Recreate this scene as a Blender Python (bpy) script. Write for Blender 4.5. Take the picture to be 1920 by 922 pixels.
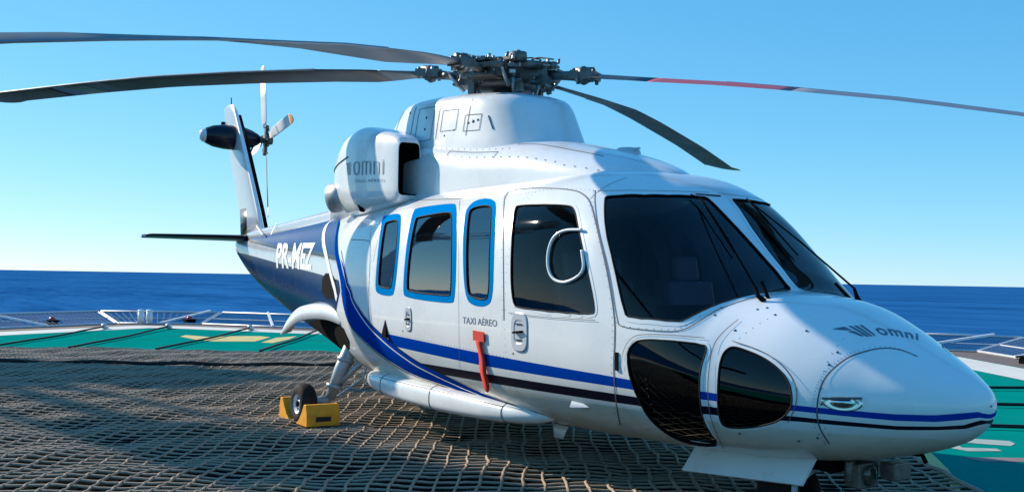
import bpy, bmesh, math, json, random
import numpy as np
from mathutils import Vector, Matrix
for o in list(bpy.data.objects): bpy.data.objects.remove(o)
random.seed(7); R=math.radians
sc=bpy.context.scene; COL=sc.collection
# ---------------------------------------------------------------- camera
cd=bpy.data.cameras.new('camera'); cam=bpy.data.objects.new('camera',cd); COL.objects.link(cam); sc.camera=cam
CY,CP,CR=2.580945235237941,0.030957170891191637,0.01695856557416904
fw=Vector((math.cos(CY)*math.cos(CP),math.sin(CY)*math.cos(CP),math.sin(CP)))
rt=Vector((math.sin(CY),-math.cos(CY),0)); up=rt.cross(fw)
rt2=rt*math.cos(CR)+up*math.sin(CR); up2=up*math.cos(CR)-rt*math.sin(CR)
M=Matrix((rt2,up2,-fw)).transposed().to_4x4(); M.translation=Vector((3.15467,-4.86165,1.44828)); cam.matrix_world=M
cd.sensor_width=36; cd.lens=36*1937.89/1920; cd.clip_start=.05; cd.clip_end=80000
# ---------------------------------------------------------------- light
SUN_AZ,SUN_EL=208,28      # azimuth counter-clockwise from +X (helicopter nose direction)
w=bpy.data.worlds.new('World'); sc.world=w; w.use_nodes=True
nt=w.node_tree; nt.nodes.clear()
sky=nt.nodes.new('ShaderNodeTexSky'); sky.sky_type='NISHITA'; sky.sun_disc=False
sky.sun_elevation=R(SUN_EL); sky.sun_rotation=R(90-SUN_AZ); sky.altitude=20; sky.air_density=.7; sky.dust_density=0; sky.ozone_density=2
bg=nt.nodes.new('ShaderNodeBackground'); bg.inputs['Strength'].default_value=.115
bg.inputs['Strength'].default_value=.086
# the camera's vivid rendering of the sky: one power curve per channel, the same in every direction
sp_=nt.nodes.new('ShaderNodeSeparateColor'); cb=nt.nodes.new('ShaderNodeCombineColor'); nt.links.new(sky.outputs[0],sp_.inputs[0])
for i,(a_,p_) in enumerate(((.67,1.0),(.92,.56),(1.09,.32))):
    m1=nt.nodes.new('ShaderNodeMath'); m1.operation='MULTIPLY'; m1.inputs[1].default_value=.137
    m2=nt.nodes.new('ShaderNodeMath'); m2.operation='POWER'; m2.inputs[1].default_value=p_
    m3=nt.nodes.new('ShaderNodeMath'); m3.operation='MULTIPLY'; m3.inputs[1].default_value=a_/.119
    nt.links.new(sp_.outputs[i],m1.inputs[0]); nt.links.new(m1.outputs[0],m2.inputs[0]); nt.links.new(m2.outputs[0],m3.inputs[0]); nt.links.new(m3.outputs[0],cb.inputs[i])
wo=nt.nodes.new('ShaderNodeOutputWorld'); nt.links.new(cb.outputs[0],bg.inputs[0]); nt.links.new(bg.outputs[0],wo.inputs[0])
sl=bpy.data.lights.new('sun','SUN'); sl.energy=4.8; sl.angle=R(.55); sl.color=(1,.87,.71)
so=bpy.data.objects.new('sun',sl); COL.objects.link(so)
sd=Vector((math.cos(R(SUN_AZ))*math.cos(R(SUN_EL)),math.sin(R(SUN_AZ))*math.cos(R(SUN_EL)),math.sin(R(SUN_EL))))
so.rotation_euler=sd.to_track_quat('Z','Y').to_euler()
sc.view_settings.view_transform='Standard'; sc.view_settings.look='None'; sc.view_settings.gamma=1; sc.view_settings.use_curve_mapping=False
sc.view_settings.exposure=0.42
sc.cycles.max_bounces=8; sc.cycles.transparent_max_bounces=12; sc.cycles.glossy_bounces=4; sc.cycles.diffuse_bounces=3
# ---------------------------------------------------------------- materials
def mat(name,col,rough=.5,metal=0,coat=0,var=0,vscale=6,bump=0,bscale=40,spec=.5,dirt=None,dscale=3,bdist=.004):
    m=bpy.data.materials.new(name); m.use_nodes=True; n=m.node_tree; b=n.nodes['Principled BSDF']
    b.inputs['Base Color'].default_value=(*col,1); b.inputs['Roughness'].default_value=rough; b.inputs['Metallic'].default_value=metal
    b.inputs['Coat Weight'].default_value=coat; b.inputs['Coat Roughness'].default_value=.06; b.inputs['Specular IOR Level'].default_value=spec
    tc=n.nodes.new('ShaderNodeTexCoord')
    if var or dirt:
        nz=n.nodes.new('ShaderNodeTexNoise'); nz.inputs['Scale'].default_value=vscale; nz.inputs['Detail'].default_value=6; n.links.new(tc.outputs['Object'],nz.inputs['Vector'])
        mx=n.nodes.new('ShaderNodeMixRGB'); mx.inputs[1].default_value=(*[c*(1-var) for c in col],1); mx.inputs[2].default_value=(*[min(1,c*(1+var)) for c in col],1)
        n.links.new(nz.outputs[0],mx.inputs[0]); out=mx.outputs[0]
        if dirt:
            n2=n.nodes.new('ShaderNodeTexNoise'); n2.inputs['Scale'].default_value=dscale; n2.inputs['Detail'].default_value=8; n2.inputs['Roughness'].default_value=.65; n.links.new(tc.outputs['Object'],n2.inputs['Vector'])
            r=n.nodes.new('ShaderNodeValToRGB'); r.color_ramp.elements[0].position=.52; r.color_ramp.elements[1].position=.75; n.links.new(n2.outputs[0],r.inputs[0])
            m2=n.nodes.new('ShaderNodeMixRGB'); m2.inputs[2].default_value=(*dirt,1); n.links.new(out,m2.inputs[1])
            ml=n.nodes.new('ShaderNodeMath'); ml.operation='MULTIPLY'; ml.inputs[1].default_value=.7; n.links.new(r.outputs[0],ml.inputs[0]); n.links.new(ml.outputs[0],m2.inputs[0]); out=m2.outputs[0]
        n.links.new(out,b.inputs['Base Color'])
        mr=n.nodes.new('ShaderNodeMapRange'); mr.inputs[3].default_value=max(.02,rough*.8); mr.inputs[4].default_value=min(1,rough*1.25); n.links.new(nz.outputs[0],mr.inputs[0]); n.links.new(mr.outputs[0],b.inputs['Roughness'])
    if bump:
        n3=n.nodes.new('ShaderNodeTexNoise'); n3.inputs['Scale'].default_value=bscale; n3.inputs['Detail'].default_value=4; n.links.new(tc.outputs['Object'],n3.inputs['Vector'])
        bp=n.nodes.new('ShaderNodeBump'); bp.inputs['Strength'].default_value=bump; bp.inputs['Distance'].default_value=bdist; n.links.new(n3.outputs[0],bp.inputs['Height']); n.links.new(bp.outputs[0],b.inputs['Normal'])
    return m
def glassmat(name,tint,gl=1.45,rough=.02,amt=1.0):
    m=bpy.data.materials.new(name); m.use_nodes=True; n=m.node_tree; n.nodes.clear()
    o=n.nodes.new('ShaderNodeOutputMaterial'); t=n.nodes.new('ShaderNodeBsdfTransparent'); t.inputs[0].default_value=(*tint,1)
    g=n.nodes.new('ShaderNodeBsdfGlossy'); g.inputs['Roughness'].default_value=rough; g.inputs[0].default_value=(amt,amt,amt,1)
    f=n.nodes.new('ShaderNodeFresnel'); f.inputs[0].default_value=gl; x=n.nodes.new('ShaderNodeMixShader')
    tc=n.nodes.new('ShaderNodeTexCoord'); nz=n.nodes.new('ShaderNodeTexNoise'); nz.inputs['Scale'].default_value=2.2; n.links.new(tc.outputs['Object'],nz.inputs['Vector'])
    bp=n.nodes.new('ShaderNodeBump'); bp.inputs['Strength'].default_value=.05; bp.inputs['Distance'].default_value=.03; n.links.new(nz.outputs[0],bp.inputs['Height']); n.links.new(bp.outputs[0],g.inputs['Normal'])
    n.links.new(f.outputs[0],x.inputs[0]); n.links.new(t.outputs[0],x.inputs[1]); n.links.new(g.outputs[0],x.inputs[2]); n.links.new(x.outputs[0],o.inputs[0])
    return m
MT={}
MT['white']=mat('white_paint',(.76,.79,.80),.28,coat=.6,var=.035,vscale=5,bump=.2,bscale=4,bdist=.006,dirt=(.60,.60,.57),dscale=1.1)
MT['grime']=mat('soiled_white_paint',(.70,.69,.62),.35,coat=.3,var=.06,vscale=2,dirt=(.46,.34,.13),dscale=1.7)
MT['blue']=mat('royal_blue_paint',(.0,.046,.34),.4,spec=.0,coat=.0,var=.08)
MT['frame']=mat('bright_blue_paint',(.0,.20,.54),.6,coat=.0,spec=.0,var=.12)
MT['sky']=mat('mid_blue_paint',(.0,.070,.23),.4,coat=.0,spec=.05,var=.1)
MT['navy']=mat('navy_paint',(.0,.020,.08),.25,coat=.0,spec=.04,var=.1)
MT['black']=mat('black_paint',(.005,.005,.016),.3,coat=.1,var=.1,spec=.3)
MT['silver']=mat('pale_grey_paint',(.50,.53,.57),.25,coat=.6,var=.06)
MT['seam']=mat('seam_sealant',(.09,.10,.12),.7)
MT['letter']=mat('grey_lettering',(.10,.14,.20),.5)
MT['cowltext']=mat('pale_grey_lettering',(.33,.38,.43),.5)
MT['lwhite']=mat('white_lettering',(.85,.86,.86),.4)
MT['dark']=mat('dark_interior_trim',(.018,.018,.02),.7,var=.2,bump=.3)
MT['bay']=mat('bay_black',(.006,.006,.006),.9,spec=.05)
MT['greytrim']=mat('grey_cabin_trim',(.26,.26,.27),.8,var=.15)
MT['seat']=mat('grey_seat_leather',(.10,.10,.115),.5,var=.2,bump=.3)
MT['hub']=mat('oily_hub_metal',(.15,.14,.13),.42,metal=.6,var=.45,vscale=18,bump=.5,bscale=40,dirt=(.03,.02,.015),dscale=14)
MT['hub2']=mat('worn_light_metal',(.42,.41,.40),.38,metal=.7,var=.3,vscale=14,dirt=(.08,.06,.05),dscale=10)
MT['rubber']=mat('black_rubber',(.012,.012,.012),.75,var=.3,bump=.4,bscale=60,spec=.25)
MT['steel']=mat('strut_steel',(.38,.41,.43),.4,metal=.3,var=.2,vscale=12,dirt=(.1,.09,.08),dscale=9)
MT['rim']=mat('white_wheel_rim',(.75,.76,.76),.35,var=.1)
MT['blade']=mat('dark_blade_paint',(.018,.022,.03),.42,var=.25,vscale=3,dirt=(.07,.07,.08),dscale=1.6)
MT['bladeg']=mat('grey_blade_spar',(.16,.17,.19),.4,var=.25,vscale=3)
MT['bladel']=mat('blade_leading_strip',(.25,.28,.32),.35,metal=.6,var=.2)
MT['bladered']=mat('faded_red_blade_band',(.40,.06,.085),.5,var=.2)
MT['tipy']=mat('yellow_green_tip',(.30,.32,.05),.5)
MT['orange']=mat('orange_faded_band',(.72,.36,.16),.5,var=.2)
MT['chock']=mat('yellow_chock_paint',(.80,.34,.01),.5,var=.2,vscale=9,dirt=(.25,.13,.03),dscale=6,bump=.3)
MT['red']=mat('red_flag_fabric',(.62,.035,.02),.75,var=.15,vscale=12,bump=.3)
MT['rope']=mat('weathered_rope',(.38,.30,.225),.95,spec=.05,var=.28,vscale=5,bump=.8,bscale=160,bdist=.004)
MT['strap']=mat('black_lashing',(.012,.013,.015),.8,var=.3)
MT['galv']=mat('galvanised_steel',(.50,.52,.53),.45,metal=.25,var=.15,vscale=8)
MT['whitesteel']=mat('white_painted_steel',(.80,.81,.80),.45,var=.08,dirt=(.5,.4,.3),dscale=2)
MT['rust']=mat('brown_steel',(.16,.115,.095),.75,var=.3,vscale=2,dirt=(.28,.17,.11),dscale=.8)
MT['mesh']=mat('safety_mesh_wire',(.10,.13,.18),.6,metal=.3)
MT['chrome']=mat('chrome',(.75,.74,.72),.12,metal=1)
MT['lens']=glassmat('clear_lens',(.75,.75,.72),1.5)
MT['redlens']=mat('red_lamp_lens',(.55,.03,.02),.2,coat=.5)
MT['lamplens']=mat('frosted_lens',(.6,.66,.7),.2,coat=.4)
MT['screen']=glassmat('windscreen_glass',(.55,.53,.66),1.42,amt=.85)
MT['cpglass']=glassmat('cockpit_glass',(.62,.62,.64),1.42,amt=.85)
MT['cabglass']=glassmat('cabin_glass',(.45,.45,.45),2.5,amt=.95)
MT['chin']=glassmat('chin_glass',(.12,.12,.13),1.5,amt=.9)
# green deck
def deckmat():
    m=mat('green_deck_paint',(.001,.24,.20),.9,var=.22,vscale=1.3,bump=.5,bscale=120,dirt=(.012,.17,.135),dscale=.9,bdist=.003,spec=0)
    return m
MT['deck']=deckmat()
MT['undernet']=mat('dark_landing_surface',(.008,.010,.010),.95,spec=0,var=.35,vscale=2,bump=.5,bscale=120)
MT['yellow']=mat('worn_yellow_paint',(.62,.50,.16),.7,var=.2,vscale=4,dirt=(.30,.30,.17),dscale=3)
MT['linew']=mat('worn_white_paint',(.66,.65,.58),.7,var=.1,vscale=3,dirt=(.5,.42,.34),dscale=1.5)
MT['mark']=mat('shade_dimmed_marking',(.36,.42,.38),.8,var=.2,vscale=5,dirt=(.05,.2,.16),dscale=4)  # white marks with the shade they lie in put into the base colour
MT['pinkl']=mat('faded_red_line',(.26,.17,.16),.7,var=.15)
def seamat():
    m=bpy.data.materials.new('sea_water'); m.use_nodes=True; n=m.node_tree; b=n.nodes['Principled BSDF']
    b.inputs['Roughness'].default_value=.35; b.inputs['IOR'].default_value=1.33; b.inputs['Specular IOR Level'].default_value=.0
    tc=n.nodes.new('ShaderNodeTexCoord')
    def nz(sx,sy,det,rough):
        mp=n.nodes.new('ShaderNodeMapping'); mp.inputs['Rotation'].default_value=(0,0,R(-140)); mp.inputs['Scale'].default_value=(sx,sy,1); n.links.new(tc.outputs['Object'],mp.inputs[0])
        z=n.nodes.new('ShaderNodeTexNoise'); z.inputs['Scale'].default_value=1; z.inputs['Detail'].default_value=det; z.inputs['Roughness'].default_value=rough; n.links.new(mp.outputs[0],z.inputs['Vector']); return z
    z1=nz(.012,.07,6,.7); z2=nz(.0016,.006,4,.6); z3=nz(.03,.22,5,.75)
    ad=n.nodes.new('ShaderNodeMath'); ad.operation='MULTIPLY_ADD'; ad.inputs[1].default_value=.45; n.links.new(z2.outputs[0],ad.inputs[0])
    m1=n.nodes.new('ShaderNodeMath'); m1.operation='MULTIPLY'; m1.inputs[1].default_value=.55; n.links.new(z1.outputs[0],m1.inputs[0]); n.links.new(m1.outputs[0],ad.inputs[2])
    r=n.nodes.new('ShaderNodeValToRGB'); e=r.color_ramp.elements; e[0].position=.36; e[0].color=(.006,.062,.19,1); e[1].position=.64; e[1].color=(.026,.165,.40,1)
    n.links.new(ad.outputs[0],r.inputs[0])
    r2=n.nodes.new('ShaderNodeValToRGB'); r2.color_ramp.elements[0].position=.66; r2.color_ramp.elements[1].position=.76; n.links.new(z3.outputs[0],r2.inputs[0])
    mx=n.nodes.new('ShaderNodeMixRGB'); mx.inputs[2].default_value=(.30,.46,.58,1); ml=n.nodes.new('ShaderNodeMath'); ml.operation='MULTIPLY'; ml.inputs[1].default_value=.55
    n.links.new(r2.outputs[0],ml.inputs[0]); n.links.new(ml.outputs[0],mx.inputs[0]); n.links.new(r.outputs[0],mx.inputs[1]); n.links.new(mx.outputs[0],b.inputs['Base Color'])
    bp=n.nodes.new('ShaderNodeBump'); bp.inputs['Distance'].default_value=1.2; bp.inputs['Strength'].default_value=.6; n.links.new(z3.outputs[0],bp.inputs['Height']); n.links.new(bp.outputs[0],b.inputs['Normal'])
    return m
MT['sea']=seamat()
# ---------------------------------------------------------------- helpers
def link(o,parent=None):
    COL.objects.link(o)
    if parent is not None: o.parent=parent
    return o
def tag(o,label=None,cat=None,group=None,kind=None):
    if label: o['label']=label
    if cat: o['category']=cat
    if group: o['group']=group
    if kind: o['kind']=kind
    return o
def empty(name,loc=(0,0,0)):
    o=bpy.data.objects.new(name,None); o.empty_display_size=.2; o.location=loc; return link(o)
class MB:
    """collects primitives into one mesh"""
    def __init__(s): s.v=[];s.f=[];s.m=[];s.sm=[]
    def add(s,V,F,mi=0,smooth=True):
        b=len(s.v); s.v+= [tuple(map(float,p)) for p in V]
        for k in F: s.f.append([b+i for i in k]); s.m.append(mi); s.sm.append(smooth)
        return s
    def box(s,c,d,rot=None,mi=0,bev=0):
        x,y,z=[q/2 for q in d]
        P=[Vector((i*x,j*y,k*z)) for i in(-1,1) for j in(-1,1) for k in(-1,1)]
        if rot is not None: P=[rot@p for p in P]
        P=[p+Vector(c) for p in P]
        return s.add(P,[(0,1,3,2),(4,6,7,5),(0,4,5,1),(2,3,7,6),(0,2,6,4),(1,5,7,3)],mi,False)
    def bar(s,a,b,wd,h,mi=0,upv=(0,0,1)):
        a,b=Vector(a),Vector(b); x=(b-a); L=x.length; x=x/L; u=Vector(upv)
        if abs(x.dot(u))>.99: u=Vector((0,1,0))
        y=u.cross(x).normalized(); z=x.cross(y); rot=Matrix((x,y,z)).transposed()
        return s.box((a+b)/2,(L,wd,h),rot,mi)
    def tube(s,pts,rad,n=8,mi=0,cap=True):
        P=[Vector(p) for p in pts]; rr=rad if hasattr(rad,'__len__') else [rad]*len(P)
        V=[];F=[];prev=None
        for i,p in enumerate(P):
            t=(P[min(i+1,len(P)-1)]-P[max(i-1,0)])
            t=t.normalized() if t.length>1e-9 else (prev[2] if prev else Vector((0,0,1)))
            if prev is None:
                u=Vector((0,0,1)) if abs(t.z)<.9 else Vector((1,0,0)); x=u.cross(t).normalized()
            else: x=(prev[0]-t*prev[0].dot(t)).normalized()
            y=t.cross(x); prev=(x,y,t)
            for k in range(n):
                a=2*math.pi*k/n; V.append(p+(x*math.cos(a)+y*math.sin(a))*rr[i])
        for i in range(len(P)-1):
            for k in range(n): F.append((i*n+k,i*n+(k+1)%n,(i+1)*n+(k+1)%n,(i+1)*n+k))
        if cap: F.append(tuple(range(n))[::-1]); F.append(tuple(range((len(P)-1)*n,len(P)*n)))
        return s.add(V,F,mi,n>6)
    def lathe(s,prof,c,axis=(0,0,1),n=32,mi=0):
        """prof: (r, h) pairs along axis from c"""
        t=Vector(axis).normalized(); u=Vector((0,0,1)) if abs(t.z)<.9 else Vector((1,0,0)); x=u.cross(t).normalized(); y=t.cross(x)
        V=[];F=[]
        for r_,h in prof:
            for k in range(n):
                a=2*math.pi*k/n; V.append(Vector(c)+t*h+(x*math.cos(a)+y*math.sin(a))*max(r_,1e-4))
        for i in range(len(prof)-1):
            for k in range(n): F.append((i*n+k,i*n+(k+1)%n,(i+1)*n+(k+1)%n,(i+1)*n+k))
        return s.add(V,F,mi,True)
    def build(s,name,mats,parent=None,auto=None,bevel=0):
        me=bpy.data.meshes.new(name); me.from_pydata(s.v,[],s.f)
        if not isinstance(mats,(list,tuple)): mats=[mats]
        for m in mats: me.materials.append(MT[m] if isinstance(m,str) else m)
        me.polygons.foreach_set('material_index',s.m); me.polygons.foreach_set('use_smooth',s.sm); me.update()
        bm=bmesh.new(); bm.from_mesh(me); bmesh.ops.recalc_face_normals(bm,faces=bm.faces); bm.to_mesh(me); bm.free()
        o=bpy.data.objects.new(name,me); link(o,parent)
        if auto:
            me.set_sharp_from_angle(angle=R(auto))
        if bevel:
            b=o.modifiers.new('b','BEVEL'); b.width=bevel; b.segments=2; b.limit_method='ANGLE'; b.angle_limit=R(40)
        return o
def solid(o,t,off=-1):
    m=o.modifiers.new('s','SOLIDIFY'); m.thickness=t; m.offset=off; return o
def smooth_pts(p,n=2,closed=False):
    p=np.array(p,float)
    for _ in range(n):
        q=[];m=len(p)
        for i in range(m if closed else m-1):
            a=p[i];b=p[(i+1)%m];q+=[a*.75+b*.25,a*.25+b*.75]
        if not closed: q=[p[0]]+q+[p[-1]]
        p=np.array(q)
    return p
# ---------------------------------------------------------------- fuselage surface
# station: s, z bottom, z top, half width, z of max width, top exponent, bottom exponent
ST=np.array([
(0.000,.835,.845,.008,.840,2.0,2.0),
(0.004,.795,.875,.035,.836,2.0,2.0),
(0.020,.755,.905,.078,.833,2.0,2.0),
(0.060,.705,.942,.142,.828,2.0,2.0),
(0.130,.650,.985,.222,.822,2.05,2.05),
(0.250,.592,1.050,.330,.818,2.1,2.1),
(0.420,.535,1.137,.450,.815,2.1,2.15),
(0.650,.478,1.250,.595,.815,2.15,2.2),
(0.900,.435,1.345,.705,.825,2.25,2.3),
(1.150,.410,1.385,.790,.850,2.4,2.4),
(1.270,.400,1.398,.832,.880,2.5,2.4),
(1.450,.392,1.540,.880,.910,2.6,2.45),
(1.700,.380,1.762,.930,.970,2.75,2.5),
(1.950,.372,1.985,.965,1.020,2.9,2.55),
(2.150,.368,2.115,.990,1.060,3.0,2.6),
(2.400,.362,2.205,1.010,1.100,3.05,2.7),
(2.800,.356,2.245,1.035,1.150,3.1,2.8),
(3.400,.352,2.235,1.050,1.200,3.1,2.9),
(4.400,.352,2.245,1.060,1.220,3.1,2.9),
(5.200,.360,2.245,1.050,1.230,3.0,2.8),
(5.800,.385,2.240,1.010,1.250,2.9,2.7),
(6.400,.430,2.225,.930,1.290,2.8,2.6),
(7.000,.500,2.200,.810,1.350,2.7,2.5),
(7.700,.600,2.160,.660,1.430,2.6,2.5),
(8.500,.720,2.120,.520,1.500,2.5,2.4),
(9.500,.890,2.075,.390,1.570,2.4,2.3),
(10.50,1.110,2.035,.290,1.640,2.3,2.2),
(11.30,1.330,2.010,.220,1.700,2.3,2.2),
(11.90,1.560,1.990,.160,1.780,2.2,2.1),
(12.30,1.760,1.980,.100,1.870,2.2,2.0),
(12.38,1.830,1.940,.030,1.890,2.0,2.0),
])
def pchip(x,y,q):
    h=np.diff(x);d=np.diff(y)/h;m=np.zeros(len(x))
    for i in range(1,len(x)-1):
        if d[i-1]*d[i]>0:
            w1=2*h[i]+h[i-1];w2=h[i]+2*h[i-1];m[i]=(w1+w2)/(w1/d[i-1]+w2/d[i])
    m[0]=d[0];m[-1]=d[-1]
    q=np.asarray(q,float);k=np.clip(np.searchsorted(x,q)-1,0,len(x)-2)
    t=(q-x[k])/h[k]
    return ((1+2*t)*(1-t)**2*y[k]+t*(1-t)**2*h[k]*m[k]+t*t*(3-2*t)*y[k+1]+t*t*(t-1)*h[k]*m[k+1])
def surf(s,ph):
    """ph: -pi/2 bottom, 0 starboard side, pi/2 top, up to 3pi/2 (port)"""
    s,ph=np.broadcast_arrays(np.asarray(s,float),np.asarray(ph,float))
    # parametrise with sqrt near nose for smoothness
    q=np.sqrt(s+1e-9);X=np.sqrt(ST[:,0]+1e-9)
    zb,zt,w,zc,nt,nb=[pchip(X,ST[:,i],q) for i in range(1,7)]
    c=np.cos(ph);sn=np.sin(ph)
    n=np.where(sn>=0,nt,nb)
    yc=np.sign(c)*np.abs(c)**(2/n);zz=np.abs(sn)**(2/n)
    z=np.where(sn>=0,zc+(zt-zc)*zz,zc-(zc-zb)*zz)
    return np.stack([-s,-w*yc,z],-1)
def sgrid():
    a=np.linspace(0,1,61)**2*0.9
    b=np.linspace(.9,7.0,330)[1:]
    c=np.linspace(7.0,12.38,130)[1:]
    return np.concatenate([a,b,c])
def pgrid(n=280):
    # denser near the sides and the crown so that the arc steps stay even
    th=np.linspace(0,np.pi/2,n//4+1);q=np.arctan2(np.sin(th)**1.38,np.cos(th)**1.38)
    ph=np.concatenate([-q[::-1],q[1:]])
    return np.concatenate([ph,np.pi-ph[::-1][1:]])  # -pi/2..3pi/2
def inv_z(s,z):
    q=np.sqrt(s+1e-9);X=np.sqrt(ST[:,0]+1e-9);zb,zt,w,zc,nt,nb=[float(pchip(X,ST[:,i],q)) for i in range(1,7)]
    if z>=zc: return float(np.arcsin(min(1,((z-zc)/(zt-zc)))**(nt/2)))
    return -float(np.arcsin(min(1,((zc-z)/(zc-zb)))**(nb/2)))
def inv_y(s,y):
    q=np.sqrt(s+1e-9);X=np.sqrt(ST[:,0]+1e-9);zb,zt,w,zc,nt,nb=[float(pchip(X,ST[:,i],q)) for i in range(1,7)]
    a=float(np.arccos(min(1,(abs(y)/w))**(nt/2))); return a if y<0 else np.pi-a

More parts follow.
